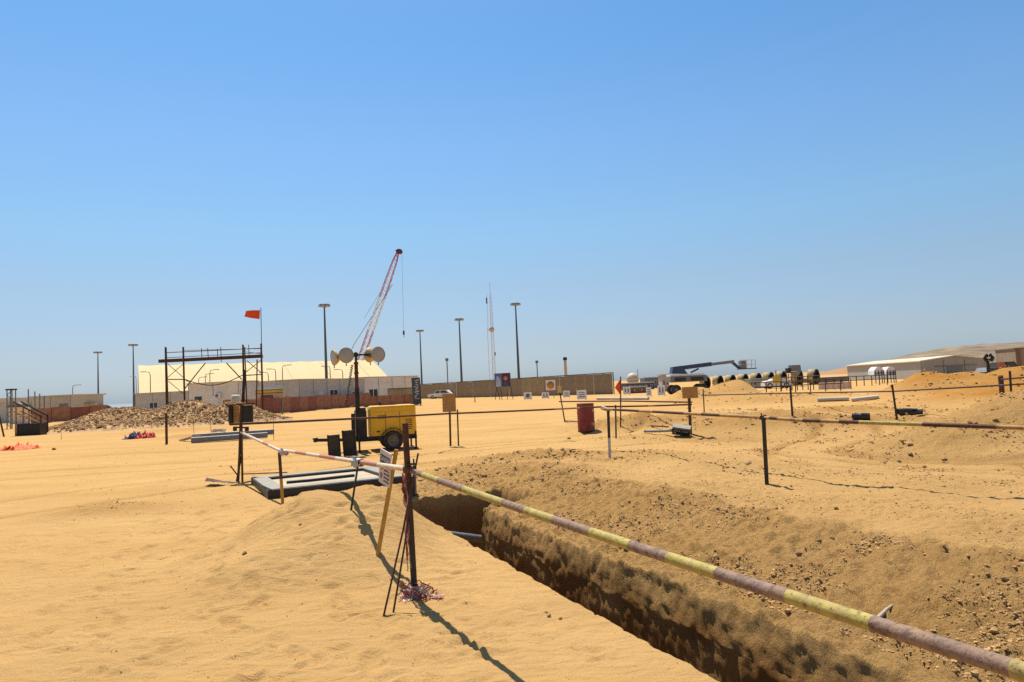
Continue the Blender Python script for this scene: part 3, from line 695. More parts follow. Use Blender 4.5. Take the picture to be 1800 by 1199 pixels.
# ---- warning sign on a yellow stake
def warning_sign():
    b = gp(664, 978); top = pt(697, 790, b.y+.02)
    ax = (pt(684, 862, b.y)-b); ax = (top-b).normalized()
    t = thing('warning_sign', 'white warning board with dark lettering on a yellow wooden stake', 'sign', b)
    L = (top-b).length
    M = Matrix.Rotation(R(-38), 3, 'Z')
    tilt = ax.to_track_quat('Z', 'Y').to_matrix()
    q = MB(); q.box((0, 0, 0), (.036, .026, L+.12), None, 0, .004)
    q.v = [tuple(b+ax*(L/2-.06)+tilt @ (M @ Vector(p))) for p in q.v]; q.build('stake', YSTAKE, t, True)
    # the board: local x across, z up, facing the camera side and turned away to the left
    cen = pt(678, 822, b.y)+Vector((0, -.03, 0)); F3 = Matrix.Rotation(R(-54), 3, 'Z')
    tl = F3 @ Matrix.Rotation(R(12), 3, 'Y')
    def place(m): m.v = [tuple(cen+tl @ Vector(p)) for p in m.v]; return m
    W, Hh = .225, .325
    bd = place(MB().box((0, 0, 0), (W, .012, Hh), None, 0, .004)).build('board', SIGNW, t, True)
    place(MB().box((0, -.0075, Hh/2-.085), (W*.88, .002, .075))).build('header_band', SIGNK, bd, True)
    fc = bpy.data.curves.new('lettering', 'FONT'); fc.body = 'DANGER'; fc.size = .062; fc.align_x = 'CENTER'; fc.align_y = 'CENTER'
    fo = bpy.data.objects.new('lettering_src', fc); C.objects.link(fo); bpy.context.view_layer.update()
    me = bpy.data.meshes.new_from_object(fo.evaluated_get(bpy.context.evaluated_depsgraph_get())); bpy.data.objects.remove(fo)
    wid = max(v.co.x for v in me.vertices)-min(v.co.x for v in me.vertices); kx = W*.80/wid
    m = MB().add([(v.co.x*kx, -.0095, v.co.y+Hh/2-.085) for v in me.vertices], [tuple(p.vertices) for p in me.polygons])
    place(m).build('lettering', WHITE, bd, True)
    rs = random.Random(3); m = MB(); mr_ = MB()
    for row in range(5):                                        # weathered, unreadable rows of print
        z = .015-row*.034; x = -.005
        while x < W*.40:
            w = rs.uniform(.008, .022); m.box((x+w/2, -.0075, z+rs.uniform(-.002, .002)), (w, .002, rs.uniform(.008, .017))); x += w+rs.uniform(.003, .007)
    place(m).build('print', SIGNK, bd, True)
    mr_.lathe([(.030, 0), (.030, .002), (.022, .002), (.022, 0)], (-.058, -.0065, .0), (0, -1, 0), 16); mr_.box((-.058, -.0075, 0), (.05, .002, .007), Matrix.Rotation(R(40), 3, 'Y'))
    mr_.box((-.058, -.0075, -.085), (.035, .002, .05))
    place(mr_).build('symbol', SIGNR, bd, True)
    for z in (.1, -.1): place(MB().lathe([(.0, .004), (.006, .003), (.006, 0)], (.07, -.006, z), (0, -1, 0), 8)).build('nail', DARK, bd, True)
warning_sign()

def along(A, B, px):
    lo, hi = 0.0, 1.0
    for _ in range(40):
        m = (lo+hi)/2; q = A+(B-A)*m-Vector((0, 0, EYE)); x = 900+FPX*q.dot(_RC)/q.dot(_F)
        lo, hi = (m, hi) if x < px else (lo, m)
    return A+(B-A)*lo
# ---- left rail (faded red and white) from the box post to the near post
LB = gp(419, 846)
L0 = pt(424, 760, LB.y-.1); Lm = pt(500, 795, gflat(497, 884).y); L1 = NA-ND*.10+Vector((-.02, .04, .005))
r1, P1 = rail('barrier_rail', 'pale thin rail from the box post to the short yellow post', [L0, Lm+Vector((.10, -.2, -.01))], .024, [WPAINT, RPAINT], group='barrier rails', seg=9, mat_fun=lambda p, i: 1 if i in (5, 8) else 0)
coupler(r1, Lm, Lm-L0, .03, GALV); coupler(r1, Lm+Vector((.06, -.12, 0)), Lm-L0, .03, GALV)
r2, P2 = rail('barrier_rail', 'faded red and white banded rail behind the warning sign', [Lm+Vector((.03, -.0, .02)), L1], .024, [WPAINT, RPAINT], seg=14, mat_fun=lambda p, i: (i//2) % 2)
cp = along(Lm, L1, 630); _d = (L1-Lm).normalized(); coupler(r2, cp, _d, .03, GALV); coupler(r2, cp+_d*.07, _d, .03, GALV)
dirpost('barrier_post', 'short post with brown top and yellow foot in front of the black frame', (497, 884), (491, 795), .026, [YSTAKE, RUST], group='barrier posts', split=.48, flat=True)
_rb = gp(614, 897); _o = MB().tube([_rb-Vector((0, 0, .1)), cp], .011, 8).build('steel_rod', DARK); _o.data.transform(Matrix.Translation(-_rb)); _o.location = _rb
tag(_o, 'thin dark rod propping up the red and white rail', 'steel rod')

# ---- left box post: three legs, cross clamps and an open sign box
def box_post():
    b = LB; Y = b.y; t = thing('box_post', 'rusty double-leg post carrying a dark open box frame', 'post', b)
    q = MB()
    A = pt(424, 712, Y); q.tube([pt(418, 846, Y)-Vector((0, 0, .1)), pt(421, 800, Y), A], .026, 10); q.build('leg', RUST, t, True)
    q = MB(); q.tube([pt(426, 842, Y)-Vector((0, 0, .1)), pt(424.5, 740, Y)], .022, 10); q.build('leg', RUST, t, True)
    q = MB(); q.tube([pt(416, 846, Y+.02), pt(424, 802, Y+.02)], .02, 8); q.build('leg', DARK, t, True)
    q = MB(); q.tube([pt(405, 819, Y), pt(418, 836, Y)], .014, 8); q.build('brace', RUST, t, True)
    q = MB(); q.tube([pt(411, 751, Y-.05), pt(437, 752, Y-.05)], .017, 8)
    for px in (413, 434): q.box(pt(px, 754, Y-.05), (.07, .06, .09), None, 0, .012)
    q.build('clamp', RUST, t, True)
    # box frame: dark back, ochre inner strip
    w = pt(444, 712, Y).x-pt(403, 712, Y).x; h = pt(424, 712, Y).z-pt(424, 743, Y).z; c = pt(423.5, 728, Y)
    q = MB()
    q.box(c+Vector((-w/2+.035, .03, 0)), (.07, .16, h), None, 0, .004).build('side_panel', BLACK, t, True); MB().box(c+Vector((w*.24, .03, 0)), (w*.50, .05, h*.96), None, 0, .004).build('side_panel', BLACK, t, True)
    MB().box(c+Vector((-w*.24, .05, 0)), (w*.26, .03, h*.96), None, 0, .003).build('centre_strip', PLY, t, True)
    q = MB(); q.bar(c+Vector((-w/2-.04, -.02, h/2+.012)), c+Vector((w/2+.06, -.02, h/2+.03)), .07, .03); q.build('top_rail', RUST, t, True)
    return t
box_post()

# ---- long dark rail running right from the box post
_k = [(404, 746, 14.9), (790, 727, 20.6), (1062, 715, 21.9), (1216, 711, 22.2)]
rr, PP = rail('barrier_rail', 'long dark brown rail crossing the yard in front of the yellow light tower', [pt(*a) for a in _k], .026, [RUST, OBROWN], mat_fun=lambda p, i: 1 if i in (20, 21, 30) else 0, sag=.01)
def sign_post(label, base_px, top_px, box, r=.03):
    o, b, tp = dirpost('board_post', label, base_px, top_px, r, [RUST], cat='post')
    Y = b.y; x0, y0, x1, y1 = box; c = (pt(x0, y0, Y)+pt(x1, y1, Y))/2; w = pt(x1, y0, Y).x-pt(x0, y0, Y).x; h = pt(x0, y0, Y).z-pt(x0, y1, Y).z
    q = MB(); q.box(c+Vector((0, -.05, 0)), (w, .02, h), None, 0, .003); q.build('board', PLY, o, True)
    q = MB()
    for s in (-1, 0, 1): MB().box(c+Vector((s*(w/2-.015), -.02, 0)), (.035, .04, h*.98), None, 0, .003).build('batten', WOOD, o, True)
    return o
sign_post('brown ply board on a rusty post behind the light tower', (792, 784), (790, 700), (778, 692, 801, 724))
dirpost('barrier_post', 'thin dark post just right of the brown ply board behind the light tower', (806, 784), (804, 720), .022, [DARK], group='barrier posts')
sign_post('square ochre ply board on a thick rusty post in the right yard', (1214, 762), (1211, 690), (1199, 680, 1226, 700), .045)
# ---- second rail pair near the drum
rr, PP = rail('barrier_rail', 'dark brown rail from the tilted post past the orange pennant', [pt(983, 706, 29.5), pt(1092, 705, 26.0), pt(1216, 707, 22.4)], .026, [RUST], seg=10)
dirpost('barrier_post', 'tilted dark post left of the red drum with a yellow plate', (993, 742), (984, 690), .028, [DARK], group='barrier posts')
_yb = gp(993, 742); q = MB(); q.box(pt(983.5, 685, _yb.y), (.17, .03, .30), None, 0, .01); o = q.build('marker_plate', mat('pale_yellow_plate', (.55, .40, .10), .6, 0, .1, 5)); recentre(o); tag(o, 'small pale yellow plate on top of the tilted post', 'plate')
dirpost('barrier_post', 'dark post with bolted top standing right of the red drum', (1083, 771), (1082, 712), .024, [RUST], group='barrier posts')
o, b, tp = dirpost('flag_post', 'thin dark post flying an orange triangular pennant', (1091, 750), (1091, 662), .022, [RUST], cat='flag post')
Y = b.y; V = []; F = []
for i in range(9):
    f = i/8
    for j in range(7):
        g = j/6; a = pt(1092, 664, Y).lerp(pt(1092, 697, Y), g); e = pt(1080.5, 681, Y)
        p = a.lerp(e, f) + Vector((0, .05*math.sin(5*f+2*g)*f-.02, -.01*f*math.sin(9*g))); V.append(p)
for i in range(8):
    for j in range(6): F.append((i*7+j, i*7+j+1, (i+1)*7+j+1, (i+1)*7+j))
V2 = [p+Vector((0, .004, 0)) for p in V]; n = len(V)
MB().add(V, F, 0, True).add(V2, [tuple(reversed(f)) for f in F], 0, True).build('pennant', ORANGE, o, True)
# ---- front right rail on two posts
fr = [pt(1059, 719, 16.0), pt(1341, 734, 11.2), pt(1412, 739, 10.2), pt(1800, 752, 8.05), pt(1930, 757, 7.2)]
rr, PP = rail('barrier_rail', 'yellow brown rail in front of the right yard on two dark posts', fr, .026, [OBROWN, RUST, YPAINT], seg=10, mat_fun=lambda p, i: 1 if (i in (1, 2, 4, 5, 7, 12, 13, 20, 22) or 26 <= i <= 28 or i > 33) else (2 if 23 <= i <= 25 or 30 <= i <= 32 else 0))
coupler(rr, pt(1343, 734, 11.18), fr[1]-fr[0], .03)
q = MB(); q.bar(pt(1057, 716, 16.05), pt(1072, 722, 15.9), .06, .07); q.build('end_bracket', WPAINT, rr, True)
dirpost('barrier_post', 'dark post with bare steel foot at the left end of the yard rail', (1072, 805), (1069, 722), .028, [GALV, DARK], group='barrier posts', split=.42)
dirpost('barrier_post', 'black post in the middle of the yellow brown yard rail', (1348, 851), (1342, 734), .028, [DARK], group='barrier posts', n=12)
# ---- rear right rail
bk = [pt(1233, 695, 34.2), pt(1389, 691, 28.4), pt(1570, 688, 23.9), pt(1748, 678, 19.4), pt(1830, 673, 18.0)]
rail('barrier_rail', 'thin black rail along the back of the right yard in front of the orange sand', bk, .024, [DARK, RUST], seg=8, mat_fun=lambda p, i: (i//5) % 2)
dirpost('barrier_post', 'thin post at the left end of the rear yard rail', (1238, 725), (1236, 684), .028, [RUST], group='barrier posts')
dirpost('barrier_post', 'leaning dark post in the middle of the rear yard rail', (1393, 731), (1389, 678), .030, [DARK], group='barrier posts')
dirpost('barrier_post', 'strongly leaning black post beside the black tube pieces', (1577, 739), (1568, 676), .028, [DARK], group='barrier posts')
dirpost('barrier_post', 'dark post at the right end of the rear yard rail on the mound', (1777, 683), (1775, 652), .028, [DARK], group='barrier posts', y=18.8)
rail('barrier_rail', 'short black rail at the far right edge above the mound', [pt(1760, 667, 24), pt(1830, 661, 22)], .028, [DARK], seg=4)
rail('fallen_pipe', 'rusty pipe lying flat on the sand behind the red drum', [gp(992, 741)+Vector((0, 0, .03)), gp(1175, 752)+Vector((0, 0, .03))], .024, [RUST], seg=10, group=None, cat='pipe')
rail('fallen_pipe', 'thin rusty pipe on the sand beside the black frame', [gp(424, 835)+Vector((0, 0, .02)), gp(505, 832)+Vector((0, 0, .02))], .012, [RUST], seg=8, group=None, cat='pipe')
for i, (bx, by, ty, lab) in enumerate([(108, 773, 751, 'thin wire stake in front of the rubble heap, nearest the orange sheet'), (341, 764, 740, 'thin wire stake left of the steel channels'), (371, 766, 738, 'thin wire stake above the steel channels'), (481, 772, 718, 'thin wire stake at the right end of the steel channels')]):
    o, b, tp = dirpost('wire_stake', lab, (bx, by), (bx-1, ty), .010, [RUST], cat='stake', group='thin stakes in the yard', n=6)
dirpost('barrier_post', 'brown post standing alone before the rubble heap', (293, 781), (292, 727), .05, [RUST], group='barrier posts')
dirpost('barrier_post', 'leaning rusty post at the left picture edge', (7, 768), (-2, 728), .05, [RUST], group='barrier posts')

# ================================================================== OBJECTS IN THE NEAR YARD
def black_frame():
    NL, NR = pt(471, 875, 12.35), pt(735, 866, 12.75); z = .02
    _r = ray(471, 876); y0 = -EYE/_r.z; x0 = _r.x*y0
    W, D, h, b = 2.45, 2.3, .17, .30
    t = thing('manhole_frame', 'low black rectangular frame with pale grey top lying by the trench', 'frame', (x0, y0, gz(x0, y0)), R(27))
    zb = -.02
    def side(p0, p1, w):
        q = MB(); a = Vector(p0); c = Vector(p1); q.bar(a, c, w, h); return q
    for yy in (b/2, D-b/2): MB().box((W/2, yy, h/2+zb), (W, b, h), None, 0, .012).build('long_side', PLASTIC, t)
    for xx in (b/2, W-b/2): MB().box((xx, D/2, h/2+zb-.001), (b-.002, D-2*b-.002, h), None, 0, .012).build('short_side', PLASTIC, t)
    q = MB(); zt = h+zb+.006; g = .02
    q.box((W/2, b/2, zt), (W-2*g, b-2*g, .012)); q.box((W/2, D-b/2, zt), (W-2*g, b-2*g, .012)); q.box((b/2, D/2, zt-.001), (b-2*g, D-2*b+g, .012)); q.box((W-b/2, D/2, zt-.001), (b-2*g, D-2*b+g, .012))
    q.build('top_plate', mat('pale_grey_plate', (.27, .25, .20), .7, 0, .18, 5, .1, .45), t)
    MB().box((W/2, D/2, .095), (W-2*b-.004, D-2*b-.004, .02)).build('inner_sheet', mat('pale_sheet', (.44, .35, .22), .7, 0, .15, 3, .1, .4), t)
    q = MB(); q.tube([(b+.1, b+.25, h+.02), (b+.5, b+.12, h+.03), (b+1.3, b+.2, h+.03)], .03, 8); q.build('cable', PLASTIC, t)
black_frame()
# black sleeve hanging into the trench end
sp = pt(722, 868, 11.6); q = MB().box((0, 0, 0), (.17, .22, .62), None, 0, .02); o = q.build('duct_stub', PLASTIC); o.location = (sp.x, sp.y, sp.z-.02); tag(o, 'black upright duct stub standing behind the dark post at the trench end', 'duct')
# pipe in the trench bottom
_u, _v = 6.85, .75
pA = Vector((*[float(a) for a in xy_of(7.0, -1.25)], -.98)); pB = Vector((*[float(a) for a in xy_of(6.85, 1.2)], -.80))
pA = pt(788, 940, 10.35); pB = pt(850, 948, 10.75); dd = (pB-pA).normalized()
o = MB().tube([pA-dd*.6, pA, pB, pB+dd*.3], .055, 16).build('conduit_pipe', GREYM); recentre(o); tag(o, 'grey conduit pipe crossing the bottom of the trench end', 'pipe')

for px0, px1, yb, yt, lab in ((578, 598, 803, 765, 'dark upright slab at the drawbar tip, left of the pair'), (604, 626, 800, 757, 'dark upright slab by the drawbar, right of the pair')):
    b = gp((px0+px1)/2, yb); w = (px1-px0)/FPX*b.y; h = (yb-yt)/FPX*b.y
    m = Matrix.Rotation(R(-2.7), 3, 'Y')
    t = thing('upright_slab', lab, 'slab', b, R(6), 'dark slabs by the light tower')
    MB().box((0, 0, h/2-.03), (w*.9, .13, h+.06), m, 0, .012).build('face', DARK, t)
    [MB().box((sx_*w*.47, -.005, h/2-.03), (.03, .15, h+.07), m, 0, .005).build('edge_flange', BLACK, t) for sx_ in (-1, 1)]

def light_tower():
    b = gp(690, 791); t = thing('light_tower', 'yellow trailer light tower with four round lamps on a dark mast', 'light tower', b, R(17))
    k = b.y/FPX                                  # metres per photo pixel there
    q = MB(); q.box((0.06, .45, .84), (1.34, .95, .94), None, 0, .07); body = q.build('body', YELLOW, t)
    q = MB(); q.box((0.02, -.028, .78), (1.10, .012, .70), None, 0, .004); q.build('side_door', YELLOW, body)
    for x in (-.40, .42): MB().box((x, -.042, .56), (.09, .02, .035), None, 0, .004).build('latch', BLACK, body)
    for x in (-.18, .24): MB().box((x, -.036, .78), (.012, .006, .66)).build('door_seam', BLACK, body)
    for i in range(6): MB().box((.50, -.037, .60+.055*i), (.20, .006, .022)).build('louvre', BLACK, body)
    MB().box((-.28, -.037, .98), (.26, .005, .09)).build('decal', BLACK, body)
    q = MB(); q.box((0.02, -.026, .405), (1.34, .02, .06)); q.box((.735, .45, .60), (.02, .7, .3)); q.build('grille', BLACK, body)
    q = MB(); q.tube([(-.25, .5, 1.28), (-.25, .5, 1.36), (-.32, .5, 1.40)], .03, 8); q.box((-.05, .45, 1.30), (.5, .3, .03), None, 0, .005); q.build('exhaust', BLACK, body)
    q = MB(); q.box((-.86, .45, .80), (.30, .82, .80), None, 0, .02); q.box((-.84, .12, 1.22), (.22, .2, .12), None, 0, .015); q.build('front_panel', BLACK, t)
    q = MB(); q.bar((-1.0, .12, .34), (.75, .12, .34), .08, .10); q.bar((-1.0, .78, .34), (.75, .78, .34), .08, .10); q.bar((-1.0, .45, .335), (-.9, .45, .335), .6, .08); q.bar((.2, .02, .30), (.2, .88, .30), .07, .07)
    q.bar((.68, .02, .34), (.68, .88, .34), .06, .09)
    q.build('chassis', BLACK, t)
    for y in (-.06, .93):
        w = MB(); w.lathe([(.17, -.085), (.25, -.09), (.285, -.06), (.29, 0), (.285, .06), (.25, .09), (.17, .085)], (.02, y, .28), (0, 1, 0), 28)
        wo_ = w.build('wheel', RUBBER, t)
        r_ = MB(); r_.lathe([(.0, -.05), (.05, -.06), (.07, -.05), (.13, -.03), (.16, -.075), (.175, -.08), (.175, .08), (.16, .075), (.0, .05)], (.02, y, .28), (0, 1, 0), 20); r_.build('rim', mat('dusty_rim', (.16, .13, .11), .6, .2, .3, 12, 0, .5), wo_)
        f = MB(); P = []
        for a in range(0, 181, 20): P.append((.02+.36*math.cos(R(a)), y, .28+.36*math.sin(R(a))))
        for a_, b_ in zip(P[:-1], P[1:]): f.bar(a_, b_, .20, .015, up=(0, 1, 0) if abs(a_[0]-b_[0]) < 1e-6 else (0, 0, 1))
        f.build('fender', BLACK, t)
    q = MB(); q.bar((-1.0, .45, .34), (-2.15, .45, .40), .07, .09); q.bar((-1.0, .12, .34), (-1.6, .43, .37), .05, .07); q.bar((-1.0, .78, .34), (-1.6, .47, .37), .05, .07)
    db = q.build('drawbar', BLACK, t)
    q = MB(); q.lathe([(0, -.08), (.055, -.06), (.06, .05), (0, .06)], (-2.17, .45, .41), (0, 0, 1), 10); q.bar((-2.25, .45, .44), (-2.1, .45, .46), .03, .03); q.build('hitch', BLACK, db)
    for (x, y) in ((-1.32, .30), (-.95, -.02), (.70, -.02), (.70, .92)):
        q = MB(); q.tube([(x, y, .0), (x, y, .52)], .028, 8); q.lathe([(0, .0), (.07, .0), (.07, .02), (.03, .03)], (x, y, .0), (0, 0, 1), 10)
        q.build('jack_leg', DARK, t)
    # mast
    mx, my = -.96, .12
    q = MB(); q.box((mx, my, 1.10), (.13, .13, 1.5), None, 0, .008); q.box((mx-.14, my, .75), (.10, .16, .75), None, 0, .02); mast = q.build('mast', BLACK, t)
    q = MB(); q.box((mx, my, 2.05), (.10, .10, 1.1), None, 0, .006); q.box((mx, my, 2.62), (.07, .07, .6), None, 0, .006)
    for z in (1.86, 2.30, 2.6): q.box((mx, my, z), (.13, .13, .05), None, 0, .006)
    q.build('mast_section', RUST, mast)
    top = 2.84
    q = MB(); q.bar((mx-.48, my-.02, top), (mx+.62, my+.06, top), .05, .05); q.box((mx, my, top), (.12, .12, .12), None, 0, .01)
    q.bar((mx-.42, my-.3, top-.02), (mx-.42, my+.35, top-.02), .04, .04); q.bar((mx+.58, my-.3, top-.02), (mx+.58, my+.35, top-.02), .04, .04)
    q.build('lamp_bar', BLACK, mast)
    LENS = mat('dusty_lamp_glass', (.36, .34, .29), .35, 0, .1, 6, 0, .25); BOWL = mat('cream_lamp_bowl', (.50, .40, .22), .5, 0, .12, 6, 0, .3)
    Lm_ = [((mx-.30, my-.28, top-.02), (.30, -.95, .02)), ((mx-.62, my+.10, top-.06), (-.92, -.30, -.10)), ((mx+.62, my-.26, top-.02), (.42, -.90, .0)), ((mx+.44, my+.25, top-.0), (-.62, .72, .1))]
    for c, ax in Lm_:
        c = Vector(c); ax = Vector(ax).normalized()
        hd = MB().lathe([(.0, -.17), (.07, -.17), (.10, -.15), (.17, -.09), (.225, -.01), (.232, .02), (.222, .022)], c, ax, 26).build('lamp_head', BOWL, mast)
        MB().lathe([(.226, .012), (.15, .030), (.06, .038), (.0, .040)], c, ax, 26).build('lens', LENS, hd)
        u_ = ax.cross(Vector((0, 0, 1))).normalized()
        y_ = MB(); y_.tube([c+u_*.24, c+u_*.20-ax*.16+Vector((0, 0, -.05)), c-ax*.20+Vector((0, 0, -.07)), c-u_*.20-ax*.16+Vector((0, 0, -.05)), c-u_*.24], .014, 6); y_.tube([c+Vector((0, 0, -.225)), c+Vector((0, 0, -.31))], .014, 6)
        y_.build('bracket', BLACK, mast)
    # coiled cable
    P = []; n = 150
    for i in range(n+1):
        f = i/n; cx = mx-.12-.20*f; z = 2.55-1.05*f; a = f*2*math.pi*20; r_ = .035
        P.append((cx+r_*math.cos(a), my-.08+r_*math.sin(a), z))
    P += [(mx-.36, my-.08, 1.42), (mx-.33, my-.08, 1.34), (mx-.2, my-.08, 1.32), (mx-.07, my-.06, 1.38)]
    MB().tube(P, .011, 5).build('coiled_cable', BLACK, mast)
light_tower()

def drum():
    b = gp(1031, 757); t = thing('steel_drum', 'dented dark red steel drum standing in the sand yard', 'drum', b, R(20))
    h, r = .93, .285; prof = [(0, .0), (r, .0), (r+.008, .012), (r, .03)]
    for z in (.31, .62): prof += [(r, z-.03), (r+.012, z), (r, z+.03)]
    prof += [(r, h-.03), (r+.008, h-.012), (r, h), (r-.015, h), (r-.02, h-.02)]
    MB().lathe(prof, (0, 0, -.015), (0, 0, 1), 28).build('shell', RED, t)
    MB().lathe([(r-.018, h-.022), (.0, h-.022)], (0, 0, -.015), (0, 0, 1), 28).build('lid', RUST, t)
    q = MB(); rs = random.Random(2)
    for (a, z, da, dz) in ((-1.45+.5, .66, .50, .09), (-1.45+.42, .24, .62, .10)):      # scuffed pale paint patches
        ns = 9; V = []
        for i in range(ns+1):
            aa = a+da*(i/ns-.5); hh = dz*(.6+.4*rs.random())
            for s_ in (-1, 1): V.append(((r+.0035+.000)*math.cos(aa), (r+.0035)*math.sin(aa), z+s_*hh*(1-abs(i/ns-.5)*1.2)))
        q.add(V, [(2*i, 2*i+2, 2*i+3, 2*i+1) for i in range(ns)], 0, True)
    q.build('scuffed_paint', mat('scuffed_pale_paint', (.36, .27, .25), .8, 0, .5, 14, .3, .4), t)
drum()

def fallen_lamp():
    a = gp(1133, 762); c = gp(1178, 767); e = gp(1209, 784); z = Vector((0, 0, .10))
    t = thing('fallen_lamp', 'grey lamp head with two openings lying on its pole in the sand', 'lamp', c)
    MB().tube([a+z*.6, c+z*1.6, c+z*1.9+(c-a).normalized()*.1], .035, 10).build('pole', GREYM, t, True)
    d = Vector((.93, -.36, 0)).normalized(); s_ = Vector((-d.y, d.x, 0)); M = Matrix((d, s_, Vector((0, 0, 1)))).transposed() @ Matrix.Rotation(R(9), 3, 'Y')
    L, dp, hh = .50, .22, .20; cc = c+d*.34+Vector((0, 0, .17)); M2 = M @ Matrix.Rotation(R(24), 3, 'X')
    P = lambda x, y, zz: cc+M2 @ Vector((x, y, zz))
    for zz in (-hh/2+.02, hh/2-.02): MB().box(P(0, -dp/2, zz), (L, .05, .05), M2, 0, .008).build('head_rail', BLACK, t, True)
    for x in (-L/2+.025, 0, L/2-.025): MB().box(P(x, -dp/2+.001, 0), (.05, .048, hh-.09), M2, 0, .006).build('head_post', BLACK, t, True)
    MB().box(P(0, 0, -hh/2-.012), (L*.98, dp*.9, .02), M2, 0, .004).build('bottom_plate', BLACK, t, True)
    MB().box(P(0, .01, hh/2+.012), (L*1.02, dp, .022), M2, 0, .006).build('top_plate', mat('dull_grey_plate', (.30, .28, .23), .7, 0, .2, 9, .1, .3), t, True)
    MB().box(P(0, dp/2-.03, 0), (L*.96, .02, hh*.9), M2).build('reflector', GALV, t, True)
    MB().tube([c+z*1.8, P(-L/2, -.05, -.05)], .03, 8).build('bracket', GREYM, t, True)
fallen_lamp()

def tube_piece(lab, p0, p1, r, open_top=False):
    a = gp(*p0)+Vector((0, 0, r*.9)); b = gp(*p1)+Vector((0, 0, r*.9)); ax = (b-a); L = ax.length
    t = thing('tube_piece', lab, 'tube', (a+b)/2-Vector((0, 0, r*.9)), 0, 'black tube pieces in the right yard')
    MB().lathe([(r*.82, 0), (r*.98, 0), (r, .03), (r, L*.45), (r*1.05, L*.47), (r*1.05, L*.53), (r, L*.55), (r, L-.03), (r*.98, L), (r*.82, L), (r*.82, .02), (r*.82, 0)], a, ax, 20).build('wall', PLASTIC, t, True)
    return t
tube_piece('short ribbed black tube lying left of the leaning post', (1499, 738), (1529, 738), .10)
t = thing('torn_tube', 'torn flattened black tube lying right of the leaning post', 'tube', gflat(1600, 741), R(-12), 'black tube pieces in the right yard')
V = []; F = []; n = 14
for i in range(11):
    f = i/10
    for k in range(n):
        a = 2*math.pi*k/n; rr_ = .17*(1+.12*math.sin(3*a+f*4)); V.append((-.36+.74*f+.06*math.cos(a)*f, .9*rr_*math.cos(a), .13+.85*rr_*math.sin(a)*(1-.40*f)))
F = [(i*n+k, i*n+(k+1) % n, (i+1)*n+(k+1) % n, (i+1)*n+k) for i in range(10) for k in range(n) if not (i > 7 and k in (2, 3, 4)) and not (5 < i < 8 and k == 5)]
MB().add(V, F, 0, True).build('wall', PLASTIC, t)
MB().add([(.26, -.1, .13), (.48, -.06, .16), (.44, .02, .17), (.25, .04, .15), (.26, -.1, .137), (.48, -.06, .167), (.44, .02, .177), (.25, .04, .157)], [(3, 2, 1, 0), (4, 5, 6, 7), (0, 1, 5, 4), (1, 2, 6, 5), (2, 3, 7, 6), (3, 0, 4, 7)]).build('torn_flap', PLASTIC, t)

def steel_channels():
    for (a, b, lab) in (((336, 779), (470, 770), 'pale steel channel in front on the sand left of the box post'), ((338, 772), (482, 763), 'pale steel channel behind, raised on its edge left of the box post')):
        A = gp(*a); B = gp(*b); d = (B-A); L = d.length; d.normalize()
        t = thing('steel_channel', lab, 'channel', A, math.atan2(d.y, d.x), 'steel channels on the sand')
        MB().box((L/2, 0, .20), (L, .26, .03), None, 0, .006).build('web', GALV, t)
        [MB().box((L/2, yy, .10), (L-.01, .02, .18), None, 0, .004).build('flange', GREYM, t) for yy in (-.125, .125)]
    A = gp(333, 776); t = thing('timber_plank', 'pale timber plank end leaning by the steel channels', 'plank', A, R(-30)); MB().bar((-.5, 0, .05), (.55, 0, .24), .28, .06).build('board', mat('pale_timber', (.45, .36, .25), .8, 0, .2, 6, .1, .3), t)
    t = thing('wire_coil', 'small rusty wire coil resting on the steel channels', 'wire coil', gp(383, 769)+Vector((0, 0, .22)))
    P = []
    for i in range(60): a = i*.5; P.append((.30*math.cos(a)+.01*i/6, .16*math.sin(a), .10+.06*math.sin(a*1.3)))
    MB().tube(P, .018, 5).build('wire', WPAINT, t)
steel_channels()

def cloth(name, lab, px0, px1, py, cols, w, d, h, seed, rot=0.0):
    p = gp((px0+px1)/2, py); t = thing(name, lab, 'cloth', p, rot); nx, ny = 26, 14
    for k, (mt, cx, sc) in enumerate(cols):
        V = []
        for i in range(nx):
            for j in range(ny):
                x = (i/(nx-1)-.5)*w*sc; y = (j/(ny-1)-.5)*d; e = 1-max(abs(i/(nx-1)-.5), abs(j/(ny-1)-.5))*2
                z = h*(abs(float(fbm(i*.22+seed+k*9, j*.3, 3, seed))))*min(1, e*4)+.012
                V.append((x+cx+.10*float(pn(i*.3, j*.3, seed+3)), y+.12*float(pn(i*.25, j*.4, seed+5)), z))
        F = [(i*ny+j, (i+1)*ny+j, (i+1)*ny+j+1, i*ny+j+1) for i in range(nx-1) for j in range(ny-1)]
        V2 = [(a, b_, c-.006) for a, b_, c in V]
        MB().add(V, F, 0, True).add(V2, [tuple(reversed(f)) for f in F], 0, True).build('fabric', mt, t)
ORC = mat('orange_sheet', (.80, .12, .022), .7, 0, .15, 6, 0, .05); RDC = mat('red_cloth', (.50, .05, .045), .85, 0, .2, 6, 0, .15); BLC = mat('navy_cloth', (.03, .035, .10), .85, 0, .3, 6, 0, .3)
cloth('plastic_sheet', 'crumpled orange plastic sheet lying on the sand at the left', 8, 60, 790, [(ORC, 0, 1)], 1.35, .95, .30, 4, R(-14))
cloth('rag_heap', 'heap of navy and red rags lying before the rubble heap', 222, 270, 771, [(BLC, -.32, .55), (RDC, .30, .50)], 1.4, .7, .42, 8)
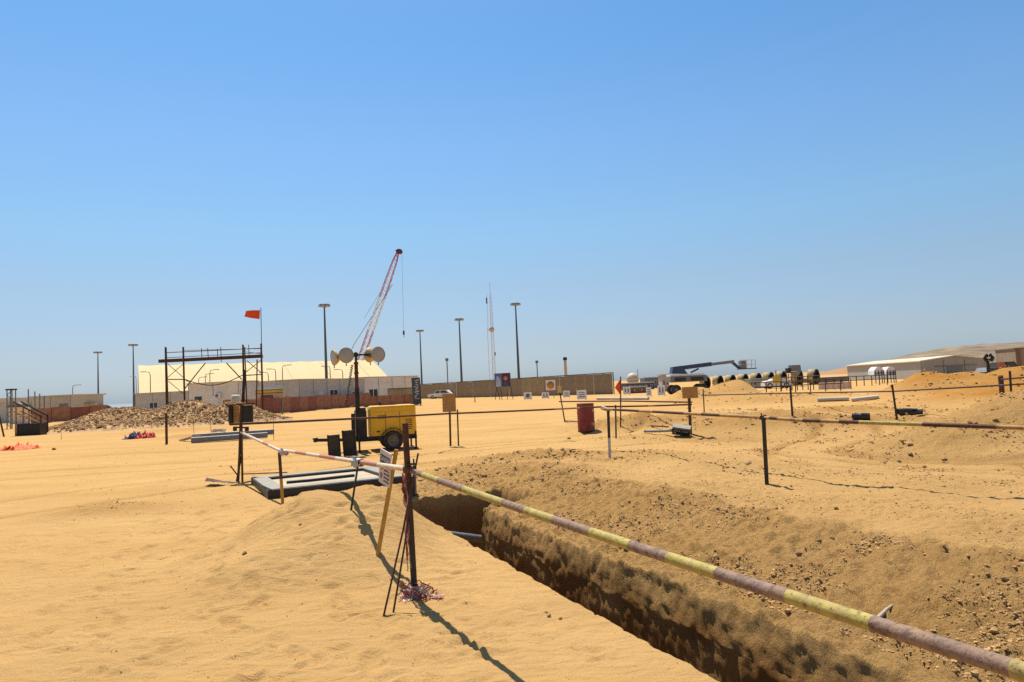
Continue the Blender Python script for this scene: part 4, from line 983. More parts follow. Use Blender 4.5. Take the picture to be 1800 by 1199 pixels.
def dug_hole():
    p = gp(375, 852); t = thing('buried_sheet', 'dark crumpled sheet half buried in the sand left of the box post', 'sheet', p)
    V = []; nx, ny = 16, 8
    for i in range(nx):
        for j in range(ny):
            f = i/15; V.append(((f-.2)*.62, (j/7-.5)*.20*(1.2-f), .13*(1-f)**1.5*(1-abs(j/7-.5))+.02+.02*float(pn(i*.6, j*.7, 3))))
    MB().add(V, [(i*ny+j, (i+1)*ny+j, (i+1)*ny+j+1, i*ny+j+1) for i in range(nx-1) for j in range(ny-1)], 0, True).build('sheet_fabric', mat('brown_sheet', (.07, .035, .03), .8, 0, .4, 12, .3, .3), t)
dug_hole()
# broken lath on the spoil bank, near right
for (a, b, r_, lab) in (((1540, 1088), (1585, 1050), .012, 'pale splintered lath lying on the spoil bank behind the near rail'), ((1140, 868), (1172, 853), .008, 'small twig with a yellow tip on the spoil bank')):
    A = gp(*a)-Vector((0, 0, .008)); B = gp(*b)-Vector((0, 0, .006)); o = MB().tube([A, A.lerp(B, .4)+Vector((0, 0, .01)), B], [r_*1.4, r_, r_*.5], 6).build('wood_splinter', mat('pale_timber', (.45, .36, .25)) if r_ > .01 else WOOD); recentre(o); tag(o, lab, 'wood')

# ================================================================== BACKGROUND: LEFT AND CENTRE
def local_frame(A, B):
    """root placed at A with +x towards B"""
    d = B-A; return math.atan2(d.y, d.x), math.hypot(d.x, d.y)
def ground_at(px, Y):
    """ground point under the bearing of a column of the photo at depth Y (around the skyline)"""
    x = pt(px, 720-.0465*px+1250*EYE/Y, Y).x; return Vector((x, Y, gz(x, Y)))
def ztop(px, py, Y): return pt(px, py, Y).z

def tent_hall():
    A = ground_at(245, 142.0); B = ground_at(694, 167.0); rz, L = local_frame(A, B)
    D, he, hr = 36.0, 3.4, 10.1
    t = thing('tent_hall', 'huge cream fabric tent hall behind the site cabins', 'tent hall', A, rz)
    n = 24; prof = []
    for k in range(9):
        f = k/8; prof.append((D/2*f, he+(hr-he)*(f*.82+.18*math.sin(f*math.pi/2))))
    full = [(0, 0)]+prof+[(D-y, z) for y, z in reversed(prof[:-1])]+[(D, 0)]; m_ = len(full)
    V = []
    for i in range(n+1):
        x = L*i/n; sag = .0 if i % 2 == 0 else -.16                       # fabric sags between the frames
        V += [(x, y, z+(sag if 1 < k < m_-2 else 0)) for k, (y, z) in enumerate(full)]
    F = [(i*m_+k, (i+1)*m_+k, (i+1)*m_+k+1, i*m_+k+1) for i in range(n) for k in range(m_-1)]
    q = MB(); q.add(V, F, 0, False); e = n*m_
    q.add([V[k] for k in range(m_)], [tuple(range(m_-1, -1, -1))]); q.add([V[e+k] for k in range(m_)], [tuple(range(m_))])
    q.build('skin', CREAM, t)
    for i in range(2, n, 4):                                              # seams over the frames
        m = MB()
        for (y0, z0), (y1, z1) in zip(prof[:-1], prof[1:]): m.bar((L*i/n, y0-.03, z0+.03), (L*i/n, y1-.03, z1+.03), .09, .05)
        m.build('seam', mat('cream_seam', (.47, .37, .20), .7, 0, .05, 1), t)
    MB().bar((-.2, -.08, he*.5), (L*.99, -.08, he*.5), .06, he*.98).build('side_wall', CABIN, t)
tent_hall()

def cabin(name, lab, px0, px1, ytop_px, Y0, Y1, D, m_wall, windows=(), doors=(), h=None, roof=.12, over=.15, acs=(), frame=True):
    A = ground_at(px0, Y0); B = ground_at(px1, Y1); rz, L = local_frame(A, B)
    h = h or (ztop(px0, ytop_px, Y0)-A.z)
    t = thing(name, lab, 'cabin', A, rz)
    MB().box((L/2, D/2, h/2), (L, D, h)).build('wall', m_wall, t)
    MB().box((L/2, D/2, h+roof/2+.003), (L+2*over, D+2*over, roof)).build('roof', mat('pale_cabin_roof', (.55, .50, .41), .6, 0, .1, 1, 0, .2), t)
    if frame:
        n = max(2, int(L/2.4))
        for i in range(n+1): MB().box((L*i/n, -.012, h/2), (.05, .03, h)).build('panel_joint', mat('cabin_joint', (.24, .22, .18), .7), t)
    for (f, z, w, hh) in windows:
        o = MB().box((L*f, -.01, z), (w, .05, hh)).build('window', WHITE, t)
        MB().box((L*f-w*.235, -.03, z), (w*.40, .03, hh*.86)).build('pane', GLASS, o); MB().box((L*f+w*.235, -.03, z), (w*.40, .03, hh*.86)).build('pane', GLASS, o)
    for (f, w, mm) in doors:
        o = MB().box((L*f, -.015, 1.05), (w, .06, 2.1)).build('door', mm, t); MB().box((L*f+w*.35, -.06, 1.0), (.10, .05, .05)).build('handle', GREYM, o)
    for (f, z) in acs:
        o = MB().box((L*f, -.20, z), (.75, .36, .55), None, 0, .02).build('air_conditioner', WHITE, t); MB().lathe([(.0, .0), (.2, .0), (.2, .02), (.0, .02)], (L*f, -.385, z), (0, -1, 0), 14).build('fan_grille', GREYM, o)
    return t, L, h
cabin('site_cabin', 'long beige site cabin under the scaffold with dark door and air conditioner', 332, 420, 676, 79, 77, 3.2, CABIN, windows=[(.86, 1.2, 1.0, .7)], doors=[(.20, .95, GLASS), (.52, 1.0, WHITE)], acs=[(.62, 2.1)])
cabin('site_cabin', 'grey cabin behind the striped billboard', 424, 521, 674, 88, 84, 3.0, CABING, windows=[(.80, 1.3, 1.6, 1.0), (.12, 1.1, 1.5, .9)], doors=[(.93, .9, DARK)], acs=[(.45, 2.2)])
cabin('site_cabin', 'long grey corrugated cabin row behind the hoarding and light tower', 527, 640, 668, 80, 92, 3.0, CABING, windows=[(.50, 1.6, 1.7, 1.4), (.86, 1.4, 1.6, 1.1)], doors=[(.30, .9, CABIN)])
cabin('site_cabin', 'grey cabin right of the mast behind the light tower', 642, 735, 664, 96, 104, 3.0, CABIN, windows=[(.15, 1.4, 1.7, 1.6), (.6, 1.2, 1.6, 1.0)])
cabin('site_cabin', 'low grey container block behind the rubble heap at the tent corner', 238, 332, 693, 98, 96, 3.0, CABING, windows=[(.35, 1.3, 1.4, .8), (.7, 1.3, 1.4, .8)])
cabin('guard_cabin', 'cream cabin with flat roof left of the rubble heap', 54, 124, 699, 96, 95, 6.0, mat('cream_cabin_wall', (.52, .46, .35), .7, 0, .1, 1, 0, .2), windows=[(.33, 1.2, 1.35, .95)], doors=[(.83, 1.35, mat('grey_shutter', (.20, .19, .18), .6, 0, .15, 3))], roof=.16, over=.25)
cabin('guard_cabin', 'small white roofed hut at the left picture edge', -30, 18, 709, 88, 88, 4.0, CABING, roof=.5, over=.3, frame=False)
def canopy():
    A = ground_at(127, 97); B = ground_at(168, 98); rz, L = local_frame(A, B)
    t = thing('shade_canopy', 'tattered cream shade canopy attached right of the cream cabin', 'canopy', A, rz)
    V = []; nx, ny = 14, 6
    for i in range(nx):
        for j in range(ny): f = i/13; g = j/5; V.append((L*1.05*f, 5*g-.3, 2.5-.55*f-.15*math.sin(f*math.pi)+.06*float(pn(i*.7, j*.9, 4))))
    F = [(i*ny+j, (i+1)*ny+j, (i+1)*ny+j+1, i*ny+j+1) for i in range(nx-1) for j in range(ny-1)]
    MB().add(V, F, 0, True).add([(a, b, c-.02) for a, b, c in V], [tuple(reversed(f)) for f in F], 0, True).build('awning', CREAM, t)
    for f in (.0, .30, .62, .98):
        for y in (0, 4.6): MB().tube([(L*f, y, 0), (L*f, y, 2.45-.55*f)], .05, 6).build('pole', WPAINT, t)
    q = ground_at(140, 99); t = thing('dark_pickup', 'dark vehicle parked in the shade of the tattered canopy', 'vehicle', q, rz)
    return q, rz
cq, crz = canopy()
def small_vehicle(t, L, W, Hc, body, cab, glass=GLASS, pickup=False):
    """saloon or pickup: lower body, cabin, windows, wheels, lamps"""
    z0 = .32
    prof = [(0, z0), (0, .72), (.06*L, .86), (.30*L, .95), (.95*L, .95), (L, .85), (L, z0)]
    b = MB().prism([(x, 0, z) for x, z in prof], (0, W, 0)).build('body', body, t)
    cp_ = [(.26*L, .95), (.36*L, Hc), (.66*L if pickup else .78*L, Hc), (.70*L if pickup else .93*L, .95)]
    c = MB().prism([(x, .08, z) for x, z in cp_], (0, W-.16, 0)).build('cabin', cab, t)
    wx = [(.30*L, 1.0), (.37*L, Hc-.07), (.50*L, Hc-.07), (.50*L, 1.0)]; MB().prism([(x, .07, z) for x, z in wx], (0, -.005, 0)).build('side_window', glass, c)
    wx = [(.53*L, 1.0), (.53*L, Hc-.07), (.64*L if pickup else .74*L, Hc-.07), (.67*L if pickup else .86*L, 1.0)]; MB().prism([(x, .07, z) for x, z in wx], (0, -.005, 0)).build('side_window', glass, c)
    for x in (.19*L, .80*L):
        for y in (.09, W-.09):
            w = MB().lathe([(.18, -.11), (.31, -.11), (.34, -.07), (.34, .07), (.31, .11), (.18, .11)], (x, y, .34), (0, 1, 0), 18).build('wheel', RUBBER, t)
            MB().lathe([(0, -.07), (.18, -.09), (.19, .09), (0, .07)], (x, y, .34), (0, 1, 0), 12).build('rim', GREYM, w)
    for y in (.25, W-.25): MB().box((-.01, y, .74), (.05, .32, .14), None, 0, .01).build('headlight', WHITE, b)
small_vehicle(bpy.data.objects['dark_pickup'], 4.4, 1.8, 1.55, DARK, DARK)
q = ground_at(752, 128); t = thing('white_car', 'white car parked by the fence right of the dark banner', 'car', q, R(-12)); small_vehicle(t, 4.5, 1.8, 1.5, WHITE, WHITE)

def hoarding(lab, pxs, h, hmat, pw=1.85):
    """a run of boards; every board is its own part"""
    A = gp(*pxs[0]); B = gp(*pxs[1]); rz, L = local_frame(A, B); n = max(3, int(round(L/pw))); w = L/n
    t = thing('hoarding_wall', lab, 'hoarding', A, rz); rs = random.Random(int(L*10))
    src = [None]*3
    for i in range(n):
        k = rs.choice((0, 0, 1, 2)); x = w*(i+.5); dz = rs.uniform(-.10, .06)
        if src[k] is None:
            m = MB(); m.box((0, 0, h/2), (w*.965, .04, h)); o = m.build('board', (HOARD, HOARD2, mat('brown_red_board', (.30, .135, .075), .8, 0, .35, 1.6, 0, .25))[k], t); o.location = (x, rs.uniform(-.03, .03), dz); src[k] = o
        else: part(src[k], t, (x, rs.uniform(-.03, .03), dz), rs.uniform(-.02, .02))
    for i in range(0, n+1): MB().box((w*i, .06, h/2-.03), (.06, .06, h*1.0)).build('post', DARK, t)
    MB().bar((0, .055, h*.62), (L, .055, h*.62), .05, .08).build('rail', RUST, t)
    return t
hoarding('run of brown and red hoarding boards behind the light tower', ((395, 736), (652, 713)), 1.62, HOARD)
hoarding('low brown red hoarding boards between the cream cabin and the rubble heap', ((55, 745), (190, 737)), 1.65, HOARD2)
hoarding('short red brown hoarding boards right behind the light tower canopy', ((640, 716), (735, 712)), 1.3, HOARD)

def scaffold():
    Y = 57.0; base = ground_at(380, Y); t = thing('scaffold', 'rusty scaffold gantry with tilted beam and orange flag before the tent', 'scaffold', base)
    k = Y/FPX
    def P(px, py, dy=0): return pt(px, py, Y+dy)
    def st(px_t, py_t, px_b, r=.05, dy=0, m=RUST):
        a = P(px_t, py_t, dy); b = P(px_b, 712, dy); b.z = gz(b.x, b.y)-.1; return MB().tube([b, a], r, 8).build('standard', m, t, True)
    for px_t, py_t, px_b, dy in ((291, 610, 293, 0), (322, 610, 325, 0), (427, 606, 429, 0), (459, 604, 462, 0), (292, 612, 296, 3), (430, 610, 434, 3), (452, 632, 450, 3)): st(px_t, py_t, px_b, .075 if dy == 0 else .055, dy)
    MB().tube([P(430, 650), P(426, 712)+Vector((0, 0, -.4))], .12, 8).build('standard', BLACK, t, True)
    MB().bar(P(280, 635, -.1), P(461, 626, -.1), .30, .26).build('main_beam', RUST, t, True)
    MB().bar(P(300, 635, 1.4), P(455, 627, 1.4), 2.2, .06).build('deck', WOOD, t, True)
    for a, b, r in (((291, 620), (460, 612), .03), ((291, 629), (460, 620), .025), ((322, 616), (458, 613), .02), ((293, 667), (325, 667), .04), ((432, 660), (462, 658), .04), ((427, 618), (459, 622), .02)):
        MB().tube([P(*a), P(*b)], r, 6).build('ledger', RUST, t, True)
    for a, b, r in (((293, 665), (322, 640), .025), ((324, 665), (295, 640), .025), ((325, 683), (361, 638), .045), ((425, 667), (398, 638), .045), ((430, 656), (458, 634), .03), ((460, 656), (434, 634), .03), ((296, 670), (322, 692), .025), ((326, 668), (336, 674), .03)):
        MB().tube([P(*a), P(*b)], r, 6).build('brace', RUST, t, True)
    Q = []
    for i in range(17):
        f = i/16; x = 325+102*f; y = 667+(659-667)*f+14*math.sin(math.pi*f); Q.append(P(x, y))
    MB().tube(Q, .035, 6).build('sagging_cable', DARK, t, True)
    for px, y0, y1 in ((354, 612, 628), (365, 612, 628), (382, 613, 630), (388, 610, 636), (437, 606, 625)): MB().tube([P(px, y0, .6), P(px+1, y1, .6)], .03, 6).build('guard_post', RUST, t, True)
    MB().tube([P(460, 620), P(458.5, 541)], .03, 8).build('flag_pole', POLE, t, True)
    V = []; nx, ny = 12, 7; a0 = P(457, 545); a1 = P(455.5, 561); e0 = P(432, 546); e1 = P(428.5, 557)
    for i in range(nx):
        for j in range(ny):
            f = i/11; g = j/6; p = a0.lerp(a1, g).lerp(e0.lerp(e1, g), f)+Vector((0, .12*math.sin(7*f+g), .03*math.sin(6*f+2*g)*f)); V.append(p)
    F = [(i*ny+j, (i+1)*ny+j, (i+1)*ny+j+1, i*ny+j+1) for i in range(nx-1) for j in range(ny-1)]
    MB().add(V, F, 0, True).add([p+Vector((0, .01, 0)) for p in V], [tuple(reversed(f)) for f in F], 0, True).build('flag', ORANGE, t, True)
scaffold()
def water_tank():
    b = ground_at(415, 60); t = thing('water_tank', 'small pale upright tank beside the black scaffold leg', 'tank', b); MB().lathe([(0, 0), (.36, 0), (.38, .05), (.38, 1.55), (.30, 1.7), (0, 1.75)], (0, 0, .3), (0, 0, 1), 18).build('vessel', mat('pale_tank', (.56, .54, .40), .5), t); MB().lathe([(.12, 2.05), (.12, 2.1), (0, 2.1)], (0, 0, 0), (0, 0, 1), 12).build('lid', BLACK, t)
    for a in (0, 2.1, 4.2): MB().tube([(.3*math.cos(a), .3*math.sin(a), -.05), (.3*math.cos(a), .3*math.sin(a), .32)], .04, 6).build('leg', RUST, t)
water_tank()
def striped_board():
    Y = 70.0; A = ground_at(450, Y); B = ground_at(499, Y-1); rz, L = local_frame(A, B); t = thing('billboard', 'site billboard with white, green, yellow and red stripes', 'billboard', A, rz)
    z1 = ztop(475, 678, Y)-A.z; z0 = ztop(475, 700, Y)-A.z; h = z1-z0
    P_ = MB().box((L/2, 0, (z0+z1)/2), (L, .08, h)).build('panel', mat('board_sand_print', (.52, .38, .22), .7, 0, .15, 1), t); y = z1
    for nm, c, f in (('grey_stripe', (.45, .48, .55), .20), ('white_stripe', (.60, .62, .52), .10), ('green_stripe', (.07, .14, .03), .07), ('yellow_stripe', (.55, .42, .05), .18), ('red_stripe', (.42, .06, .03), .08)):
        MB().box((L/2, -.045, y-h*f/2), (L-.02, .012, h*f*.97)).build(nm, mat('board_'+nm, c, .6, 0, .08, 2), P_); y -= h*f
    MB().box((L*.42, -.045, z0+h*.14), (L*.45, .012, h*.26)).build('photo_print', mat('board_dark_print', (.10, .06, .07), .6, 0, .5, 4), P_)
    for x in (.08*L, .92*L): MB().box((x, .1, z0/2), (.1, .1, z0+.1)).build('post', GREYM, t)
striped_board()
def stair_box():
    b = gp(48, 766); t = thing('stair_platform', 'black crate with wooden access stairs and handrails at the left', 'stairs', b, R(8))
    k = b.y/FPX
    MB().box((0, .45, .36), (1.45, .9, .78), None, 0, .03).build('crate', BLACK, t)
    MB().box((-.62, -.03, .36), (.10, .05, .80), None, 0, .005).build('crate_edge', WOOD, t)
    for s_ in (0, .85):
        MB().bar((-.9, .2+s_, 2.15), (.75, .2+s_, 1.15), .07, .09).build('handrail', DARK, t); MB().bar((-.9, .2+s_, 1.55), (.65, .2+s_, .75), .05, .07).build('handrail', WOOD, t)
        for x, z in ((-.75, 2.05), (.0, 1.6), (.68, 1.25)): MB().bar((x, .2+s_, .1), (x, .2+s_, z), .07, .07).build('baluster', WOOD if x < .5 else RUST, t)
    for i in range(5): MB().box((-.75+.3*i, .62, 1.35-.14*i), (.3, .78, .04)).build('tread', WOOD, t)
    b2 = ground_at(20, 62); t2 = thing('lattice_post', 'short grey lattice post beside the wooden stairs', 'lattice post', b2); h = ztop(20, 686, 62)-b2.z
    for x, y in ((-.22, -.22), (.22, -.22), (-.22, .22), (.22, .22)): MB().tube([(x, y, 0), (x, y, h)], .05, 6).build('chord', GREYM, t2)
    for i in range(8):
        z = h*i/8; s_ = 1 if i % 2 else -1; MB().tube([(-.22*s_, -.22, z), (.22*s_, -.22, z+h/8)], .03, 5).build('lacing', GREYM, t2)
    MB().box((0, 0, h+.06), (.62, .62, .12)).build('cap', BLACK, t2)
stair_box()
def palm_hut():
    b = ground_at(35, 82); t = thing('thatched_hut', 'small hut with dark domed cover behind the stairs', 'hut', b); MB().lathe([(1.0, 0), (1.0, 1.9), (1.15, 1.95)], (0, 0, 0), (0, 0, 1), 10).build('wall', CABIN, t); MB().lathe([(1.25, 1.9), (1.1, 2.2), (.6, 2.45), (0, 2.55)], (0, 0, 0), (0, 0, 1), 12).build('roof', DARK, t)
palm_hut()
def rebar_poles():
    for i, px in enumerate((50, 61.5, 70, 78)):
        b = ground_at(px, 84+i*3); top = ztop(px, 684+i*4, b.y)-b.z; o = MB().tube([(0, 0, 0), (0, 0, top)], .07, 6).build('steel_pole', GREYM); o.location = b
        tag(o, ('tall thin pole at the left end of the cream cabin', 'thin pole behind the cream cabin roof, second from the left', 'thin pole behind the cream cabin roof, third from the left', 'thin pole behind the cream cabin roof, rightmost of the row')[i], 'pole', 'poles behind the cream cabin')
rebar_poles()

# ---- light masts
def light_mast(lab, px, py, Y, hw):
    b = ground_at(px+3.2*(720-py)/130*.9, Y); top = pt(px, py, Y); h = top.z-b.z
    t = thing('light_mast', lab, 'light mast', (top.x, Y, b.z), 0, 'high light masts')
    MB().tube([(0, 0, -.1), (0, 0, h*.33), (0, 0, h*.66), (0, 0, h-.2)], [.30, .25, .19, .13], 10).build('pole', POLE, t)
    MB().lathe([(.0, -.45), (hw*.35, -.32), (hw*.95, -.02), (hw, .08), (hw*.6, .16), (0, .22)], (0, 0, h), (0, 0, 1), 14).build('crown', GREYM, t)
    for i in range(8):
        a = i*math.pi/4; MB().box((hw*.80*math.cos(a), hw*.80*math.sin(a), h-.20), (.5, .45, .30), Matrix.Rotation(a, 3, 'Z'), 0, .04).build('floodlight', GALV, t)
    return t
light_mast('high light mast standing farthest left, beyond the rubble heap', 172, 619, 232, 1.35)
light_mast('high light mast left of the cream tent hall', 234, 606, 205, 1.35)
light_mast('tall light mast rising in front of the tent left of the crane', 570, 536, 122, .95)
light_mast('shortest looking light mast right of the light tower', 738, 581, 205, 1.15)
light_mast('light mast between the short mast and the radio mast', 807, 561, 165, 1.05)
light_mast('tall light mast right of the radio mast above the fence', 906, 534, 148, 1.05)
def street_lamp(lab, px, py, Y, arm=1, group='street lamps before the tent'):
    b = ground_at(px, Y); h = ztop(px, py, Y)-b.z; t = thing('street_lamp', lab, 'street lamp', b, 0, group)
    MB().tube([(0, 0, 0), (0, 0, h*.9), (.12*arm, 0, h*.98), (.9*arm, 0, h)], [.10, .07, .06, .05], 6).build('pole', GREYM, t); MB().box((1.2*arm, 0, h-.01), (.9, .3, .14), None, 0, .04).build('lamp_head', GALV, t)
for lab, px, py, Y, a in (('curved street lamp at the left end of the tent hall', 265, 653, 120, -1), ('double height street lamp behind the left light mast pair', 240, 661, 190, -1), ('street lamp seen between the scaffold legs, tallest of three', 370, 650, 125, 1),
                          ('street lamp seen between the scaffold legs, middle of three', 362, 657, 135, 1), ('street lamp seen between the scaffold legs, shortest of three', 350, 663, 138, 1), ('street lamp right of the scaffold, leftmost of three', 473, 654, 130, -1),
                          ('street lamp right of the scaffold, middle of three', 486, 648, 128, -1), ('street lamp right of the scaffold, rightmost of three', 498, 642, 126, 1), ('street lamp beside the tall mast in front of the tent', 582, 643, 130, -1),
                          ('street lamp left of the light tower lamps in front of the tent', 604, 649, 132, -1), ('street lamp above the cream cabin canopy at the left', 128, 677, 140, 1)):
    street_lamp(lab, px, py, Y, a)
for lab, px, py, Y in (('thin pole lamp between the two masts above the fence', 788, 632, 210), ('thin pole lamp right of the tall mast above the fence', 946, 636, 220)):
    b = ground_at(px, Y); h = ztop(px, py, Y)-b.z; t = thing('pole_lamp', lab, 'pole lamp', b); MB().tube([(0, 0, 0), (0, 0, h)], .16, 6).build('pole', GREYM, t); MB().box((0, 0, h), (.9, .9, .8), None, 0, .1).build('lamp_head', GREYM, t)

def radio_mast():
    Y = 150.0; b = ground_at(870, Y); top = pt(861.5, 516, Y); h = top.z-b.z; t = thing('radio_mast', 'slim white and red lattice radio mast with antennas', 'radio mast', (top.x, Y, b.z))
    for i in range(3):
        a = i*2.094; MB().tube([(.42*math.cos(a), .42*math.sin(a), 0), (.30*math.cos(a), .30*math.sin(a), h*.8), (.12*math.cos(a), .12*math.sin(a), h)], .055, 6).build('chord', WHITE, t)
    n = 26
    for i in range(n):
        z0 = h*.97*i/n; z1 = h*.97*(i+1)/n; m = MB(); r0 = .42-.2*i/n; mm = PINKW if (i//5) % 2 else WHITE
        for k in range(3):
            a = k*2.094; c = (k+1)*2.094; m.tube([(r0*math.cos(a), r0*math.sin(a), z0), (r0*math.cos(c), r0*math.sin(c), z1)], .032, 4)
        m.build('lacing', mm, t)
    MB().tube([(0, 0, h), (0, 0, h+2.4)], .03, 5).build('whip_aerial', GREYM, t)
    MB().tube([(-.75, 0, h*.62), (-.75, 0, h*1.0)], .05, 6).build('side_pole', WHITE, t)
    MB().box((-.8, 0, h*.93), (.3, .25, 1.3), None, 0, .05).build('antenna', GREYM, t); MB().tube([(-.75, 0, h*.64), (0, 0, h*.64)], .04, 5).build('arm', GREYM, t)
    MB().lathe([(0, -.3), (.4, -.2), (.55, .12), (0, .16)], (.0, -.4, h*.64), (0, -1, 0), 14).build('dish', WPAINT, t)
    MB().tube([(-.9, .4, 0), (-.9, .4, h*.66)], .06, 6).build('side_pole', WHITE, t); MB().box((.5, 0, h*.40), (.25, .2, .7)).build('junction_box', GREYM, t)
radio_mast()

def crane():
    Y = 215.0; b = ground_at(614, Y); tip = pt(700, 442, Y); foot = pt(616, 684, Y); t = thing('lattice_crane', 'lattice boom crane with red and pale boom behind the tent hall', 'crane', b)
    d = (tip-foot); L = d.length; d.normalize(); s1 = Vector((0, 1, 0)); s2 = d.cross(s1).normalized(); w = .78; n = 40
    def cor(f, k):
        ww = w*min(1, f*9+.25, (1-f)*7+.30); a = (1, 1, -1, -1)[k]; c = (1, -1, -1, 1)[k]; return foot+d*(L*f)+s1*(a*ww)+s2*(c*ww)
    secs = [(0, .42, PINKW, REDW), (.42, .66, WHITE, WHITE), (.66, .93, PINKW, REDW), (.93, 1.0, REDW, REDW)]
    for f0, f1, mc, ml in secs:
        sec = bpy.data.objects.new('boom_section', None); C.objects.link(sec); sec.parent = t; sec.empty_display_size = .1
        m = MB()
        for k in range(4): m.tube([cor(f0+.0005, k), cor((f0+f1)/2, k), cor(f1-.0005, k)], .12, 5)
        m2 = MB()
        for i in range(int(n*f0), int(n*f1)):
            a, c = max(f0, i/n), min(f1, (i+1)/n)
            for k in range(4):
                p0, p1 = (cor(a, k), cor(c, (k+1) % 4)) if i % 2 else (cor(a, (k+1) % 4), cor(c, k)); m2.tube([p0, p1], .07, 4)
        m.build('chord', ml, sec, True); m2.build('lacing', mc, sec, True)
    hd = MB(); hd.box(tip, (1.3, .9, 1.3), Matrix.Rotation(R(-20), 3, 'Y'), 0, .1); hd.lathe([(0, -.5), (.75, -.5), (.75, .5), (0, .5)], tip+Vector((.55, 0, -.1)), (0, 1, 0), 14); hd.build('boom_head', mat('dark_red_head', (.16, .03, .04), .6), t, True)
    MB().tube([pt(690, 500, Y), pt(622, 606, Y), pt(598, 660, Y)], .09, 5).build('pendant_line', GREYM, t, True)
    MB().tube([pt(672, 508, Y-.5), pt(640, 560, Y-.5)], .05, 4).build('pendant_line', GREYM, t, True)
    MB().tube([tip+Vector((1.1, 0, 0)), pt(709.5, 581, Y)], .035, 4).build('hoist_line', GREYM, t, True)
    hk = pt(709.7, 585, Y); MB().box(hk, (.5, .4, 1.3), None, 0, .1).tube([hk+Vector((0, 0, -.6)), hk+Vector((0, 0, -1.2)), hk+Vector((.25, 0, -1.4))], .08, 5).build('hook_block', DARK, t, True)
    MB().box((-4.0, 0, 2.4), (8, 3.2, 2.6), None, 0, .15).build('house', REDW, t); MB().box((-.6, -2.0, 2.6), (1.8, 1.2, 2.2), None, 0, .15).build('cab', WHITE, t)
    for y in (-2.2, 2.2): MB().box((-3, y, .6), (7.5, 1.0, 1.2), None, 0, .3).build('crawler_track', BLACK, t)
crane()

# ---- long fence, chimney, billboard, banner
def long_fence():
    A = ground_at(737, 140); B = gp(1078, 693); rz, L = local_frame(A, B); n = 30; w = L/n; t = thing('sheet_fence', 'long olive brown sheet fence across the middle distance', 'fence', A, rz); h = 2.75
    src = {}
    rs = random.Random(4)
    for i in range(n):
        k = 1 if i in (19, 20, 21) else 0
        if k not in src:
            m = MB(); V = []; nr = 12
            for j in range(nr+1):
                x = w*(j/nr-.5)*.985; y = .05 if j % 2 else -.02; V += [(x, y, 0), (x, y, h)]
            m.add(V, [(2*j, 2*j+2, 2*j+3, 2*j+1) for j in range(nr)]); m.add([(a, b_+.02, c) for a, b_, c in V], [(2*j+1, 2*j+3, 2*j+2, 2*j) for j in range(nr)])
            o = m.build('sheet', FENCE2 if k else FENCE, t); o.location = (w*(i+.5), rs.uniform(-.02, .02), 0); src[k] = o
        else: part(src[k], t, (w*(i+.5), rs.uniform(-.02, .02), rs.uniform(-.06, .04)))
    for i in range(n+1): MB().box((w*i, .16, h/2), (.1, .1, h+.15)).build('post', GREYM, t)
    MB().bar((0, .0, h+.06), (L, .0, h+.06), .22, .10).build('capping', DARK, t)
long_fence()
b = ground_at(996, 175); h = ztop(995, 627, 175)-b.z; t = thing('vent_stack', 'tan vent stack with dark cap behind the long fence', 'stack', b)
MB().tube([(0, 0, 0), (0, 0, h*.55), (0, 0, h-.9)], [.42, .36, .34], 12).build('shaft', mat('tan_stack', (.50, .40, .26), .7), t); MB().lathe([(.34, h-.9), (.50, h-.8), (.50, h-.2), (0, h)], (0, 0, 0), (0, 0, 1), 12).build('cap', DARK, t)
def portrait_board():
    Y = 92.0; A = ground_at(871, Y); B = ground_at(899, Y-1); rz, L = local_frame(A, B); z1 = ztop(885, 656, Y)-A.z; z0 = ztop(885, 680, Y)-A.z; h = z1-z0
    t = thing('poster_board', 'dark blue and maroon poster board on thin legs before the fence', 'billboard', A, rz)
    p = MB().box((L/2, 0, (z0+z1)/2), (L, .08, h)).build('panel', mat('poster_blue', (.10, .14, .25), .6, 0, .4, 1.2), t)
    MB().box((L*.73, -.045, (z0+z1)/2), (L*.50, .012, h*.96)).build('dark_field', mat('poster_maroon', (.09, .025, .03), .6, 0, .4, 1.2), p)
    q = MB(); q.lathe([(0, .0), (.30, 0), (.30, .012), (0, .012)], (L*.70, -.052, z0+h*.62), (0, -1, 0), 14); q.build('pale_oval', mat('poster_skin_tone', (.42, .24, .17), .7, 0, .3, 3), p)
    MB().prism([(L*.52, -.052, z0+.03), (L*.90, -.052, z0+.03), (L*.80, -.052, z0+h*.38), (L*.62, -.052, z0+h*.38)], (0, -.01, 0)).build('blue_shape', mat('poster_navy', (.06, .08, .16), .7), p)
    MB().prism([(L*.08, -.045, z0+.05), (L*.42, -.045, z0+.05), (L*.36, -.045, z0+h*.6), (L*.2, -.045, z0+h*.88), (L*.1, -.045, z0+h*.6)], (0, -.01, 0)).build('pale_shape', mat('poster_pale', (.38, .42, .52), .7, 0, .3, 3), p)
    for x, dx in ((.10*L, -.2), (.10*L, .25), (.30*L, .1), (.85*L, -.2), (.95*L, .2)): MB().tube([(x+dx, .3 if dx > 0 else -.1, 0), (x, .08, z0+.2)], .045, 6).build('leg', RUST, t)
portrait_board()
